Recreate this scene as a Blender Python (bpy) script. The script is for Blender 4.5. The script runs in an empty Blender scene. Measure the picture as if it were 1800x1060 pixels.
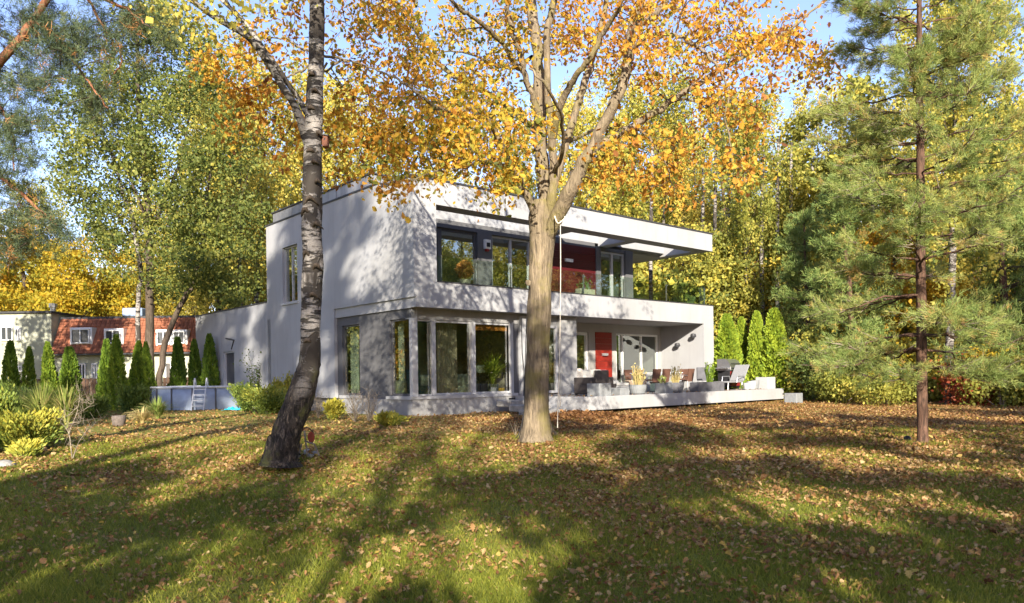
import bpy, math, random
import numpy as np
from mathutils import Vector, Matrix, Euler

SC = bpy.context.scene
COL = SC.collection
rng = np.random.default_rng(7)
random.seed(7)
SHADE_SEED = 5

# ------------------------------------------------------------------ camera
F, TH, SHIFT, HC = 1323.0, math.radians(0.86), 131.0, 1.19
cam_data = bpy.data.cameras.new('camera')
cam_data.sensor_width = 36.0
cam_data.lens = 36.0 * F / 1800.0
cam_data.shift_y = SHIFT / 1800.0
cam_data.clip_start = 0.1
cam_data.clip_end = 2000.0
camera = bpy.data.objects.new('camera', cam_data)
COL.objects.link(camera)
camera.location = (0, 0, HC)
camera.rotation_euler = (math.pi / 2, TH, 0)
SC.camera = camera

# ------------------------------------------------------------------ light
SUN_EL, SUN_AZ = math.radians(21.0), math.radians(-2.6)     # azimuth the light travels towards, from +Y
world = bpy.data.worlds.new('World')
SC.world = world
world.use_nodes = True
nt = world.node_tree
nt.nodes.clear()
sky = nt.nodes.new('ShaderNodeTexSky')
sky.sky_type = 'NISHITA'
sky.sun_disc = False
sky.sun_elevation = SUN_EL
sky.sun_rotation = math.pi + SUN_AZ
sky.air_density = 1.0
sky.dust_density = 0.3
sky.ozone_density = 3.0
bg = nt.nodes.new('ShaderNodeBackground')
bg.inputs['Strength'].default_value = 0.128
wo = nt.nodes.new('ShaderNodeOutputWorld')
tintn = nt.nodes.new('ShaderNodeMix')           # a slightly warmer blue than the model's cyan
tintn.data_type = 'RGBA'; tintn.blend_type = 'MULTIPLY'
tintn.inputs[0].default_value = 1.0
tintn.inputs[7].default_value = (1.0, 0.82, 0.86, 1)
nt.links.new(sky.outputs[0], tintn.inputs[6])
nt.links.new(tintn.outputs[2], bg.inputs[0])
nt.links.new(bg.outputs[0], wo.inputs[0])

sun_data = bpy.data.lights.new('sun', 'SUN')
sun_data.energy = 4.0
sun_data.angle = math.radians(0.5)
sun_data.color = (1.0, 0.915, 0.77)
sun = bpy.data.objects.new('sun', sun_data)
COL.objects.link(sun)
SUN_DIR = Vector((math.sin(SUN_AZ) * math.cos(SUN_EL), math.cos(SUN_AZ) * math.cos(SUN_EL), -math.sin(SUN_EL)))
sun.rotation_euler = SUN_DIR.to_track_quat('-Z', 'Y').to_euler()
sun.location = (0, -30, 40)

SC.view_settings.view_transform = 'Standard'
SC.view_settings.look = 'None'
SC.view_settings.exposure = 1.72
SC.view_settings.gamma = 1.0
SC.view_settings.use_curve_mapping = False
SC.render.engine = 'CYCLES'
SC.cycles.use_denoising = True
SC.cycles.max_bounces = 6
SC.cycles.diffuse_bounces = 3
SC.cycles.glossy_bounces = 3
SC.cycles.transmission_bounces = 4
SC.cycles.transparent_max_bounces = 12
SC.cycles.caustics_reflective = False
SC.cycles.caustics_refractive = False
SC.cycles.sample_clamp_indirect = 6.0

# ------------------------------------------------------------------ real-place coordinates read off the photograph
CAM = np.array([0, 0, HC])
_R = np.array([math.cos(TH), 0, -math.sin(TH)])
_W = np.array([math.sin(TH), 0, math.cos(TH)])
_Y = np.array([0, 1.0, 0])


def at(px, py, d):
    """the point at distance d (metres along +Y) that stands at that place of the 1800x1060 survey photograph"""
    return CAM + (_Y + _R * (px - 900) / F + _W * (661 - py) / F) * d


def gz(x, y):
    """height of the lawn"""
    y = np.asarray(y, float); x = np.asarray(x, float)
    s = np.clip((y - 1.0) / 15.0, 0, 1)
    s = s * s * (3 - 2 * s)
    z = -0.36 * (1 - s)
    z = z + 0.018 * np.sin(x * 0.9 + 1.3) * np.cos(y * 0.7) + 0.012 * np.sin(x * 2.1 + y * 1.7)
    return z - 0.03


def on_ground(px, py, dz=0.0):
    d = 10.0
    lo, hi = 2.0, 200.0
    for _ in range(50):
        d = (lo + hi) / 2
        p = at(px, py, d)
        if p[2] > gz(p[0], p[1]):
            lo = d
        else:
            hi = d
    p = at(px, py, d)
    return np.array([p[0], p[1], float(gz(p[0], p[1])) + dz])


# ------------------------------------------------------------------ mesh helpers
class Geo:
    def __init__(s):
        s.v, s.f, s.t, s.n = [], [], [], 0

    def add(s, v, faces, tint=0.5):
        """v (n,3); faces: list of index arrays (m,k)"""
        v = np.asarray(v, np.float32)
        if not isinstance(faces, list):
            faces = [faces]
        for f in faces:
            f = np.asarray(f, np.int32)
            if f.size:
                s.f.append(f + s.n)
        s.v.append(v)
        t = np.asarray(tint, np.float32)
        s.t.append(np.full(len(v), t, np.float32) if t.ndim == 0 else t)
        s.n += len(v)

    def mesh(s, name, mat, smooth=False):
        me = bpy.data.meshes.new(name)
        if s.n:
            v = np.concatenate(s.v)
            me.vertices.add(len(v))
            me.vertices.foreach_set('co', v.ravel())
            loops = np.concatenate([f.ravel() for f in s.f])
            sizes = np.concatenate([np.full(len(f), f.shape[1], np.int32) for f in s.f])
            me.loops.add(len(loops))
            me.loops.foreach_set('vertex_index', loops)
            me.polygons.add(len(sizes))
            starts = np.concatenate([[0], np.cumsum(sizes)[:-1]]).astype(np.int32)
            me.polygons.foreach_set('loop_start', starts)
            me.polygons.foreach_set('use_smooth', np.full(len(sizes), bool(smooth)))
            a = me.attributes.new('tint', 'FLOAT', 'POINT')
            a.data.foreach_set('value', np.concatenate(s.t))
            me.update(calc_edges=True)
        if mat:
            me.materials.append(mat)
        return me


def link(name, data, parent=None, loc=None, rotz=None, **props):
    o = bpy.data.objects.new(name, data)
    COL.objects.link(o)
    if parent is not None:
        o.parent = parent
    if loc is not None:
        o.location = [float(c) for c in loc]
    if rotz is not None:
        o.rotation_euler = (0, 0, rotz)
    for k, v in props.items():
        if v:
            o[k] = v
    return o


def thing(name, label, category, loc=(0, 0, 0), rotz=0.0, group=None, parent=None):
    return link(name, None, parent, loc, rotz, label=label, category=category, group=group)


def copy_tree(o, parent=None):
    c = o.copy()
    COL.objects.link(c)
    c.parent = parent
    for ch in list(o.children):
        copy_tree(ch, c)
    return c


BOXF = np.array([[0, 3, 2, 1], [4, 5, 6, 7], [0, 1, 5, 4], [1, 2, 6, 5], [2, 3, 7, 6], [3, 0, 4, 7]])


def g_box(g, x0, x1, y0, y1, z0, z1, tint=0.5, rot=None, piv=None):
    v = np.array([[x0, y0, z0], [x1, y0, z0], [x1, y1, z0], [x0, y1, z0], [x0, y0, z1], [x1, y0, z1], [x1, y1, z1], [x0, y1, z1]], float)
    if rot is not None:
        m = np.array(Euler(rot).to_matrix())
        p = np.array(piv if piv is not None else v.mean(0))
        v = (v - p) @ m.T + p
    g.add(v, BOXF, tint)


def box(name, b, mat, parent=None, bevel=0.0, rot=None, **props):
    """one box part; b = (x0,x1,y0,y1,z0,z1) in the parent's space"""
    x0, x1, y0, y1, z0, z1 = b
    x0, x1 = min(x0, x1), max(x0, x1); y0, y1 = min(y0, y1), max(y0, y1); z0, z1 = min(z0, z1), max(z0, z1)
    c = ((x0 + x1) / 2, (y0 + y1) / 2, (z0 + z1) / 2)
    g = Geo()
    hx, hy, hz = (x1 - x0) / 2, (y1 - y0) / 2, (z1 - z0) / 2
    bv = min(bevel, hx * .45, hy * .45, hz * .45)
    if bv > 0:
        bevel_box(g, hx, hy, hz, bv)
    else:
        g_box(g, -hx, hx, -hy, hy, -hz, hz)
    o = link(name, g.mesh(name, mat), parent, c, None, **props)
    if rot:
        o.rotation_euler = rot
    return o


def bevel_box(g, hx, hy, hz, b, off=(0, 0, 0)):
    v, idx = [], {}
    for i, sx in enumerate((-1, 1)):
        for j, sy in enumerate((-1, 1)):
            for k, sz in enumerate((-1, 1)):
                for a in range(3):
                    p = [sx * hx, sy * hy, sz * hz]
                    for q, s in enumerate((sx, sy, sz)):
                        if q != a:
                            p[q] -= s * b
                    idx[(i, j, k, a)] = len(v)
                    v.append([p[0] + off[0], p[1] + off[1], p[2] + off[2]])
    f4, f3 = [], []
    for a in range(3):
        o1, o2 = (a + 1) % 3, (a + 2) % 3
        for s in (0, 1):
            q = []
            for (m, n) in ((0, 0), (1, 0), (1, 1), (0, 1)):
                key = [0, 0, 0]; key[a] = s; key[o1] = m; key[o2] = n
                q.append(idx[(key[0], key[1], key[2], a)])
            f4.append(q if s else q[::-1])
    for a in range(3):
        o1, o2 = (a + 1) % 3, (a + 2) % 3
        for m in (0, 1):
            for n in (0, 1):
                k0 = [0, 0, 0]; k0[o1] = m; k0[o2] = n
                k1 = list(k0); k1[a] = 1
                q = [idx[(*k0, o1)], idx[(*k1, o1)], idx[(*k1, o2)], idx[(*k0, o2)]]
                f4.append(q if (m == n) else q[::-1])
    for i in (0, 1):
        for j in (0, 1):
            for k in (0, 1):
                q = [idx[(i, j, k, 0)], idx[(i, j, k, 1)], idx[(i, j, k, 2)]]
                f3.append(q if (i + j + k) % 2 else q[::-1])
    g.add(np.array(v), [np.array(f4), np.array(f3)])


def frames(path):
    path = np.asarray(path, float)
    d = np.gradient(path, axis=0)
    d /= np.linalg.norm(d, axis=1)[:, None] + 1e-9
    up = np.array([0, 0, 1.0]) if abs(d[0][2]) < 0.8 else np.array([0, 1.0, 0])
    a = np.cross(d[0], up); a /= np.linalg.norm(a)
    A = []
    for i in range(len(path)):
        a = a - d[i] * (a @ d[i])
        a /= np.linalg.norm(a) + 1e-9
        A.append(a)
    A = np.array(A)
    B = np.cross(d, A)
    return A, B


def g_tube(g, path, radii, sides=6, tint=0.5, rough=0.0, cap=True):
    path = np.asarray(path, float)
    n = len(path)
    radii = np.full(n, radii) if np.isscalar(radii) else np.asarray(radii, float)
    A, B = frames(path)
    th = np.linspace(0, 2 * np.pi, sides, endpoint=False)
    r = radii[:, None] * (1 + (rng.normal(0, rough, (n, sides)) if rough else 0))
    v = path[:, None, :] + r[..., None] * (np.cos(th)[None, :, None] * A[:, None, :] + np.sin(th)[None, :, None] * B[:, None, :])
    v = v.reshape(-1, 3)
    i = np.arange(n - 1)[:, None] * sides
    j = np.arange(sides)[None, :]
    jn = (j + 1) % sides
    f = np.stack([i + j, i + jn, i + sides + jn, i + sides + j], -1).reshape(-1, 4)
    fs = [f]
    if cap and sides <= 16:
        fs.append(np.array([list(range(sides))[::-1], list(range((n - 1) * sides, n * sides))]))
    g.add(v, fs, tint)


def g_lathe(g, prof, sides=20, tint=0.5, center=(0, 0, 0), caps=True):
    prof = np.asarray(prof, float)
    n = len(prof)
    th = np.linspace(0, 2 * np.pi, sides, endpoint=False)
    v = np.stack([prof[:, 0:1] * np.cos(th), prof[:, 0:1] * np.sin(th), np.repeat(prof[:, 1:2], sides, 1)], -1).reshape(-1, 3) + np.array(center)
    i = np.arange(n - 1)[:, None] * sides
    j = np.arange(sides)[None, :]
    jn = (j + 1) % sides
    f = np.stack([i + j, i + jn, i + sides + jn, i + sides + j], -1).reshape(-1, 4)
    fs = [f]
    if caps:
        fs.append(np.array([list(range(sides))[::-1], list(range((n - 1) * sides, n * sides))]))
    g.add(v, fs, tint)


def smooth_path(pts, n):
    """Catmull-Rom through pts (k, m) resampled to n points"""
    pts = np.asarray(pts, float)
    k = len(pts)
    if k == 2:
        t = np.linspace(0, 1, n)[:, None]
        return pts[0] * (1 - t) + pts[1] * t
    P = np.vstack([2 * pts[0] - pts[1], pts, 2 * pts[-1] - pts[-2]])
    t = np.linspace(0, k - 1 - 1e-6, n)
    i = t.astype(int)
    u = (t - i)[:, None]
    a, b, c, d = P[i], P[i + 1], P[i + 2], P[i + 3]
    return 0.5 * ((2 * b) + (-a + c) * u + (2 * a - 5 * b + 4 * c - d) * u ** 2 + (-a + 3 * b - 3 * c + d) * u ** 3)


# ------------------------------------------------------------------ materials
class M:
    """tiny node builder"""
    def __init__(s, name):
        s.m = bpy.data.materials.new(name)
        s.m.use_nodes = True
        s.nt = s.m.node_tree
        s.nt.nodes.clear()
        s.out = s.nt.nodes.new('ShaderNodeOutputMaterial')

    def n(s, t, **kw):
        nd = s.nt.nodes.new(t)
        for k, v in kw.items():
            if k.startswith('i_'):
                key = k[2:].replace('_', ' ')
                nd.inputs[int(key) if key.isdigit() else key].default_value = v
            else:
                setattr(nd, k, v)
        return nd

    def l(s, a, b):
        s.nt.links.new(a, b)

    def ramp(s, stops, fac, interp='LINEAR'):
        r = s.n('ShaderNodeValToRGB')
        r.color_ramp.interpolation = interp
        el = r.color_ramp.elements
        while len(el) < len(stops):
            el.new(0.5)
        for e, (p, c) in zip(el, stops):
            e.position = p
            e.color = (*c, 1) if len(c) == 3 else c
        if fac is not None:
            s.l(fac, r.inputs[0])
        return r.outputs[0]

    def noise(s, scale, detail=4, rough=0.55, vec=None, dist=0.0, dim='3D'):
        nd = s.n('ShaderNodeTexNoise', i_Scale=scale, i_Detail=detail, i_Roughness=rough, i_Distortion=dist)
        if vec is not None:
            s.l(vec, nd.inputs['Vector'])
        return nd.outputs['Fac']

    def coord(s, kind='Object', scale=None):
        o = s.n('ShaderNodeTexCoord').outputs[kind]
        if scale:
            mp = s.n('ShaderNodeMapping')
            mp.inputs['Scale'].default_value = scale
            s.l(o, mp.inputs[0])
            return mp.outputs[0]
        return o

    def mix(s, a, b, fac, mode='MIX'):
        nd = s.n('ShaderNodeMix', data_type='RGBA', blend_type=mode)
        for sock, val in ((nd.inputs[0], fac), (nd.inputs[6], a), (nd.inputs[7], b)):
            if hasattr(val, 'is_linked'):
                s.l(val, sock)
            elif isinstance(val, (int, float)):
                sock.default_value = val
            else:
                sock.default_value = (*val, 1)
        return nd.outputs[2]

    def bump(s, h, strength=0.3, dist=0.01):
        b = s.n('ShaderNodeBump', i_Strength=strength, i_Distance=dist)
        s.l(h, b.inputs['Height'])
        return b.outputs[0]

    def bsdf(s, color, rough=0.8, metal=0.0, normal=None, spec=0.3, **kw):
        p = s.n('ShaderNodeBsdfPrincipled')
        p.inputs['Roughness'].default_value = 0.5
        for key, val in (('Base Color', color), ('Roughness', rough), ('Metallic', metal), ('Specular IOR Level', spec)):
            if hasattr(val, 'is_linked'):
                s.l(val, p.inputs[key])
            elif key == 'Base Color':
                p.inputs[key].default_value = (*val, 1)
            else:
                p.inputs[key].default_value = val
        if normal is not None:
            s.l(normal, p.inputs['Normal'])
        for k, v in kw.items():
            p.inputs[k.replace('_', ' ')].default_value = v
        return p

    def done(s, shader):
        s.l(shader.outputs[0] if hasattr(shader, 'outputs') else shader, s.out.inputs['Surface'])
        return s.m


def leaf_mat(name, stops, trans=0.35, rough=0.55, var=0.35, spec=0.25, gain=1.0):
    stops = [(p, tuple(min(.75, x * gain) for x in c)) for p, c in stops]
    m = M(name)
    at_ = m.n('ShaderNodeAttribute', attribute_name='tint')
    nz = m.noise(1.6, 2, 0.6, m.coord('Object'))
    col = m.ramp(stops, at_.outputs['Fac'])
    dark = m.mix(col, (0.5, 0.5, 0.5), nz, 'MULTIPLY')
    hs = m.mix(col, dark, var)
    p = m.bsdf(hs, rough, spec=spec)
    t = m.n('ShaderNodeBsdfTranslucent')
    m.l(hs, t.inputs[0])
    mx = m.n('ShaderNodeMixShader')
    mx.inputs[0].default_value = trans
    m.l(p.outputs[0], mx.inputs[1]); m.l(t.outputs[0], mx.inputs[2])
    return m.done(mx)


def plain(name, col, rough=0.7, metal=0.0, spec=0.3, vary=0.25, scale=12, bump=0.0, stretch=None):
    m = M(name)
    c = m.coord('Object', stretch)
    nz = m.noise(scale, 4, 0.6, c)
    a = tuple(x * (1 - vary) for x in col); b = tuple(min(1, x * (1 + vary)) for x in col)
    r = m.ramp([(0.3, a), (0.7, b)], nz)
    nrm = m.bump(m.noise(scale * 5, 3, 0.6, c), 0.5, bump) if bump else None
    return m.done(m.bsdf(r, rough, metal, nrm, spec))


def bark_birch(name):
    m = M(name)
    oc = m.coord('Object')
    wide = m.coord('Object', (1.6, 1.6, 7.0))
    n1 = m.noise(2.2, 5, 0.62, wide, 0.6)           # horizontal black lenticels
    n2 = m.noise(1.1, 4, 0.7, oc, 1.2)              # large scars
    fine = m.noise(38, 3, 0.6, m.coord('Object', (1, 1, 3.5)))
    white = m.ramp([(0.25, (0.15, 0.13, 0.11)), (0.6, (0.33, 0.30, 0.27))], fine)
    lent = m.ramp([(0.42, (0, 0, 0)), (0.49, (1, 1, 1))], n1)
    scar = m.ramp([(0.45, (0, 0, 0)), (0.51, (1, 1, 1))], n2)
    c1 = m.mix((0.035, 0.03, 0.026), white, lent)
    c2 = m.mix((0.05, 0.042, 0.035), c1, scar)
    # attribute tint: 1 = old corky bark near the foot
    at_ = m.n('ShaderNodeAttribute', attribute_name='tint')
    cork = m.noise(7, 6, 0.7, m.coord('Object', (3.2, 3.2, 0.8)), 0.8)
    corkc = m.ramp([(0.42, (0.014, 0.012, 0.010)), (0.55, (0.05, 0.04, 0.033)), (0.72, (0.22, 0.175, 0.125))], cork)
    mossn = m.noise(3.1, 4, 0.6, oc)
    corkc = m.mix(corkc, (0.09, 0.09, 0.03), m.ramp([(0.56, (0, 0, 0)), (0.68, (.8, .8, .8))], mossn))
    col = m.mix(c2, corkc, at_.outputs['Fac'])
    hgt = m.mix(m.mix(lent, scar, 1.0, 'MULTIPLY'), cork, at_.outputs['Fac'])
    return m.done(m.bsdf(col, 0.8, normal=m.bump(hgt, 0.9, 0.03), spec=0.2))


def bark(name, dark, light, sx=6.0, sz=1.0, bump=0.03, moss=None):
    m = M(name)
    c = m.coord('Object', (sx, sx, sz))
    n = m.noise(3.0, 6, 0.65, c, 0.5)
    col = m.ramp([(0.32, dark), (0.62, light)], n)
    big = m.noise(0.9, 3, 0.6, m.coord('Object'))
    col = m.mix(col, tuple(x * 0.55 for x in light), m.ramp([(0.45, (0, 0, 0)), (0.7, (0.8, 0.8, 0.8))], big))
    if moss:
        mz = m.noise(1.7, 4, 0.6, m.coord('Object'))
        col = m.mix(col, moss, m.ramp([(0.5, (0, 0, 0)), (0.65, (0.7, 0.7, 0.7))], mz))
    return m.done(m.bsdf(col, 0.85, normal=m.bump(n, 0.8, bump), spec=0.15))


def stucco(name, col, dirt=0.25, grain=True, tintz=None):
    m = M(name)
    oc = m.n('ShaderNodeNewGeometry').outputs['Position']
    big = m.noise(0.35, 4, 0.6, oc)
    mp = m.n('ShaderNodeMapping'); mp.inputs['Scale'].default_value = (3.0, 3.0, 0.35)
    m.l(oc, mp.inputs[0])
    streak = m.noise(1.4, 4, 0.65, mp.outputs[0])
    d = tuple(x * (1 - dirt) * f for x, f in zip(col, (1.0, 0.985, 0.95)))
    c = m.mix(col, d, m.ramp([(0.42, (0, 0, 0)), (0.75, (1, 1, 1))], big))
    c = m.mix(c, d, m.ramp([(0.5, (0, 0, 0)), (0.8, (0.6, 0.6, 0.6))], streak))
    mp2 = m.n('ShaderNodeMapping'); mp2.inputs['Scale'].default_value = (2.3, 2.3, 0.22)
    m.l(oc, mp2.inputs[0])
    rain = m.ramp([(0.5, (0, 0, 0)), (0.8, (0.4, 0.4, 0.4))], m.noise(1.0, 6, 0.75, mp2.outputs[0], 0.4))
    c = m.mix(c, tuple(x * 0.72 for x in d), rain)
    nrm = m.bump(m.noise(140, 3, 0.6, oc), 0.35, 0.004) if grain else None
    return m.done(m.bsdf(c, 0.9, normal=nrm, spec=0.2))


def glass_mat(name, tint=(0.75, 0.8, 0.78), base=0.12, ior=1.52, rough=0.0):
    m = M(name)
    fr = m.n('ShaderNodeFresnel', i_IOR=ior)
    geo = m.n('ShaderNodeNewGeometry')
    io = m.n('ShaderNodeMapRange'); m.l(geo.outputs['Backfacing'], io.inputs[0])
    io.inputs[3].default_value = ior; io.inputs[4].default_value = 1.0 / ior
    m.l(io.outputs[0], fr.inputs[0])
    nz = m.noise(0.7, 2, 0.5, m.coord('Object'))
    nrm = m.bump(nz, 0.05, 0.02)
    mul = m.n('ShaderNodeMath', operation='MULTIPLY_ADD', use_clamp=True)
    m.l(fr.outputs[0], mul.inputs[0]); mul.inputs[1].default_value = 1.6; mul.inputs[2].default_value = base
    tr = m.n('ShaderNodeBsdfTransparent'); tr.inputs[0].default_value = (*tint, 1)
    gl = m.n('ShaderNodeBsdfGlossy', i_Roughness=rough); gl.inputs[0].default_value = (0.95, 0.97, 0.95, 1)
    m.l(nrm, gl.inputs['Normal'])
    mx = m.n('ShaderNodeMixShader')
    m.l(mul.outputs[0], mx.inputs[0]); m.l(tr.outputs[0], mx.inputs[1]); m.l(gl.outputs[0], mx.inputs[2])
    return m.done(mx)


MT = {}
MT['white'] = stucco('white_stucco', (0.34, 0.342, 0.352), 0.16)
MT['grey'] = stucco('grey_stucco', (0.11, 0.11, 0.115), 0.15)
MT['soffit'] = stucco('soffit_render', (0.34, 0.33, 0.32), 0.1)
MT['plinth'] = stucco('plinth_render', (0.29, 0.287, 0.285), 0.3)
MT['zinc'] = plain('zinc_cladding', (0.33, 0.33, 0.35), 0.45, 0.6, vary=0.2, scale=3, stretch=(1, 1, .3))
MT['flash'] = plain('dark_flashing', (0.06, 0.06, 0.065), 0.5, 0.4)
MT['frame'] = plain('grey_window_frame', (0.42, 0.42, 0.43), 0.4, 0.2, vary=0.06)
MT['frame_dark'] = plain('dark_window_frame', (0.09, 0.09, 0.1), 0.4, 0.2, vary=0.06)
MT['frame_white'] = plain('white_window_frame', (0.7, 0.7, 0.7), 0.4, vary=0.04)
MT['glass'] = glass_mat('window_glass', (0.84, 0.88, 0.84), 0.17)
MT['glass_rail'] = glass_mat('balustrade_glass', (0.86, 0.93, 0.89), 0.03)
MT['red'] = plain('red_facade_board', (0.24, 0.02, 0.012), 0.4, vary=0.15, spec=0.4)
MT['red_shaded'] = plain('shaded_red_facade_board', (0.065, 0.008, 0.010), 0.35, vary=0.15, spec=0.4)  # the red boards again, with the deep balcony shade put into their colour
MT['inner'] = stucco('room_plaster', (0.55, 0.47, 0.35), 0.1)
MT['floor_in'] = plain('oak_floor', (0.2, 0.12, 0.06), 0.4)
MT['metal'] = plain('stainless_steel', (0.55, 0.55, 0.56), 0.3, 0.9, vary=0.08)
MT['black'] = plain('black_plastic', (0.02, 0.02, 0.022), 0.5)
MT['white_plastic'] = plain('white_plastic', (0.72, 0.72, 0.70), 0.45, vary=0.05)

# ------------------------------------------------------------------ vegetation materials
MT['birch'] = bark_birch('birch_bark')
MT['oak_bark'] = bark('oak_bark', (0.075, 0.058, 0.042), (0.28, 0.22, 0.145), 7, 1.1, 0.06, (0.20, 0.17, 0.055))
MT['brown_bark'] = bark('brown_bark', (0.035, 0.026, 0.02), (0.13, 0.10, 0.075), 7, 1.2)
MT['pine_bark'] = bark('red_pine_bark', (0.03, 0.02, 0.015), (0.15, 0.085, 0.058), 8, 1.6)
MT['pine_limb'] = bark('orange_pine_limb', (0.12, 0.05, 0.03), (0.42, 0.19, 0.10), 8, 3)
MT['dead'] = bark('dry_twig', (0.10, 0.08, 0.06), (0.3, 0.25, 0.19), 9, 3, 0.005)
MT['oak_leaf'] = leaf_mat('autumn_oak_leaf', [(0, (0.10, 0.12, 0.03)), (0.2, (0.26, 0.26, 0.04)), (0.42, (0.60, 0.42, 0.05)), (0.64, (0.60, 0.30, 0.04)), (0.84, (0.38, 0.16, 0.035)), (1, (0.16, 0.06, 0.025))], 0.5, gain=1.2)
MT['birch_leaf'] = leaf_mat('yellowing_birch_leaf', [(0, (0.12, 0.15, 0.03)), (0.4, (0.33, 0.32, 0.06)), (0.75, (0.58, 0.47, 0.10)), (1, (0.62, 0.42, 0.07))], 0.5, gain=1.3)
MT['green_leaf'] = leaf_mat('green_leaf', [(0, (0.03, 0.055, 0.014)), (0.45, (0.11, 0.13, 0.03)), (0.8, (0.26, 0.25, 0.05)), (1, (0.46, 0.36, 0.06))], 0.45, gain=1.6)
MT['gold_leaf'] = leaf_mat('golden_maple_leaf', [(0, (0.24, 0.24, 0.03)), (0.35, (0.58, 0.42, 0.04)), (0.7, (0.62, 0.28, 0.03)), (1, (0.34, 0.11, 0.02))], 0.5, gain=1.2)
MT['needle'] = leaf_mat('pine_needle', [(0, (0.06, 0.11, 0.03)), (0.5, (0.19, 0.26, 0.07)), (0.85, (0.36, 0.38, 0.11)), (1, (0.46, 0.29, 0.10))], 0.3, gain=1.15)
MT['dark_needle'] = leaf_mat('dark_pine_needle', [(0, (0.025, 0.045, 0.025)), (0.6, (0.085, 0.11, 0.05)), (0.88, (0.13, 0.14, 0.05)), (1, (0.36, 0.17, 0.06))], 0.12, gain=1.35)
MT['thuja'] = leaf_mat('thuja_spray', [(0, (0.03, 0.06, 0.012)), (0.5, (0.12, 0.19, 0.02)), (1, (0.30, 0.36, 0.035))], 0.25, gain=1.3)
MT['juniper'] = leaf_mat('juniper_spray', [(0, (0.05, 0.09, 0.02)), (0.55, (0.17, 0.22, 0.04)), (1, (0.42, 0.36, 0.05))], 0.2, gain=1.2)
MT['red_leaf'] = leaf_mat('red_shrub_leaf', [(0, (0.22, 0.05, 0.02)), (0.6, (0.42, 0.09, 0.04)), (1, (0.5, 0.22, 0.06))], 0.3)
MT['reed'] = leaf_mat('reed_blade', [(0, (0.08, 0.13, 0.03)), (0.5, (0.22, 0.27, 0.06)), (1, (0.50, 0.38, 0.17))], 0.25, gain=1.2)

# ------------------------------------------------------------------ leaf templates (lying in XY, base at origin, along +Y)
QUAD = (np.array([[0, -0.1, 0], [0.42, 0.4, 0.06], [0, 1.0, 0], [-0.42, 0.4, 0.06]]), np.array([[0, 1, 2, 3]]))
OVAL = (np.array([[0, 0, 0], [0.34, 0.3, 0.08], [0.28, 0.72, 0.06], [0, 1.05, -0.04], [-0.28, 0.72, 0.06], [-0.34, 0.3, 0.08]]), np.array([[0, 1, 2, 5], [5, 2, 3, 4]]))
# lobed oak leaf: outline with waists, folded along the midrib
_o = [(0.05, 0.0), (0.16, 0.14), (0.13, 0.24), (0.34, 0.36), (0.2, 0.47), (0.42, 0.62), (0.22, 0.72), (0.27, 0.88), (0.0, 1.0)]
_v = [(0, 0, 0), (0, 0.24, 0), (0, 0.47, 0), (0, 0.72, 0), (0, 1.0, -0.05)]
_r = [(x, y, 0.07 + 0.35 * x * x) for x, y in _o[1:-1]]
_l = [(-x, y, z) for x, y, z in _r]
OAK_V = np.array(_v + _r + _l)                       # 5 + 7 + 7
_ri = lambda k: 5 + k
_li = lambda k: 12 + k
OAK_F4 = np.array([[0, _ri(0), _ri(1), 1], [0, 1, _li(1), _li(0)], [1, _ri(1), _ri(2), _ri(3)], [1, _li(3), _li(2), _li(1)], [2, _ri(3), _ri(4), _ri(5)], [2, _li(5), _li(4), _li(3)], [3, _ri(5), _ri(6), 4], [3, 4, _li(6), _li(5)]])
OAK_F3 = np.array([[1, _ri(3), 2], [1, 2, _li(3)], [2, _ri(5), 3], [2, 3, _li(5)]])
OAK = (OAK_V, [OAK_F4, OAK_F3])
# maple leaf, five points
_m = []
for k, (a, r) in enumerate([(-150, .28), (-120, .62), (-78, .32), (-52, .82), (-24, .42), (0, 1.0), (24, .42), (52, .82), (78, .32), (120, .62), (150, .28)]):
    t = math.radians(90 - a)
    _m.append((math.cos(t) * r * .62, math.sin(t) * r * .62 + 0.3, 0.10 * r))
MAPLE = (np.array([(0, 0.25, 0)] + _m), [np.array([[0, k + 2, k + 1] for k in range(10)])])


def leaves(g, P, size, tmpl=QUAD, tint=0.5, up=0.35, hang=0.0, curl=0.0, flat=None):
    """leaf shapes at points P with random attitude; up pulls their faces to the sky, hang points the tips down"""
    n = len(P)
    if n == 0:
        return
    tv, tf = tmpl
    if not isinstance(tf, list):
        tf = [tf]
    nrm = rng.normal(0, 1, (n, 3))
    nrm[:, 2] = nrm[:, 2] * .7 + up * .6
    if flat is not None:
        nrm = rng.normal(0, flat, (n, 3)); nrm[:, 2] = 1
    nrm /= np.linalg.norm(nrm, axis=1)[:, None]
    d = rng.normal(0, 1, (n, 3))
    d[:, 2] -= hang * 3
    d -= nrm * (d * nrm).sum(1)[:, None]
    d /= np.linalg.norm(d, axis=1)[:, None] + 1e-9
    x = np.cross(d, nrm)
    s = (size * np.clip(rng.lognormal(0, .28, n), .4, 1.9))[:, None, None] if np.isscalar(size) else np.asarray(size)[:, None, None]
    t = tv.copy()
    c = (1 + rng.uniform(-1, 1, n) * curl)
    v = (t[None, :, 0:1] * x[:, None, :] * rng.uniform(.75, 1.15, n)[:, None, None] + t[None, :, 1:2] * d[:, None, :] + (t[None, :, 2:3] * c[:, None, None]) * nrm[:, None, :]) * s + P[:, None, :]
    k = len(tv)
    off = (np.arange(n) * k)[:, None, None]
    fs = [(f[None] + off).reshape(-1, f.shape[1]) for f in tf]
    tt = np.broadcast_to(np.asarray(tint, np.float32), (n,)) if not np.isscalar(tint) else np.full(n, tint)
    g.add(v.reshape(-1, 3), fs, np.repeat(np.clip(tt, 0, 1), k).astype(np.float32))


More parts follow.
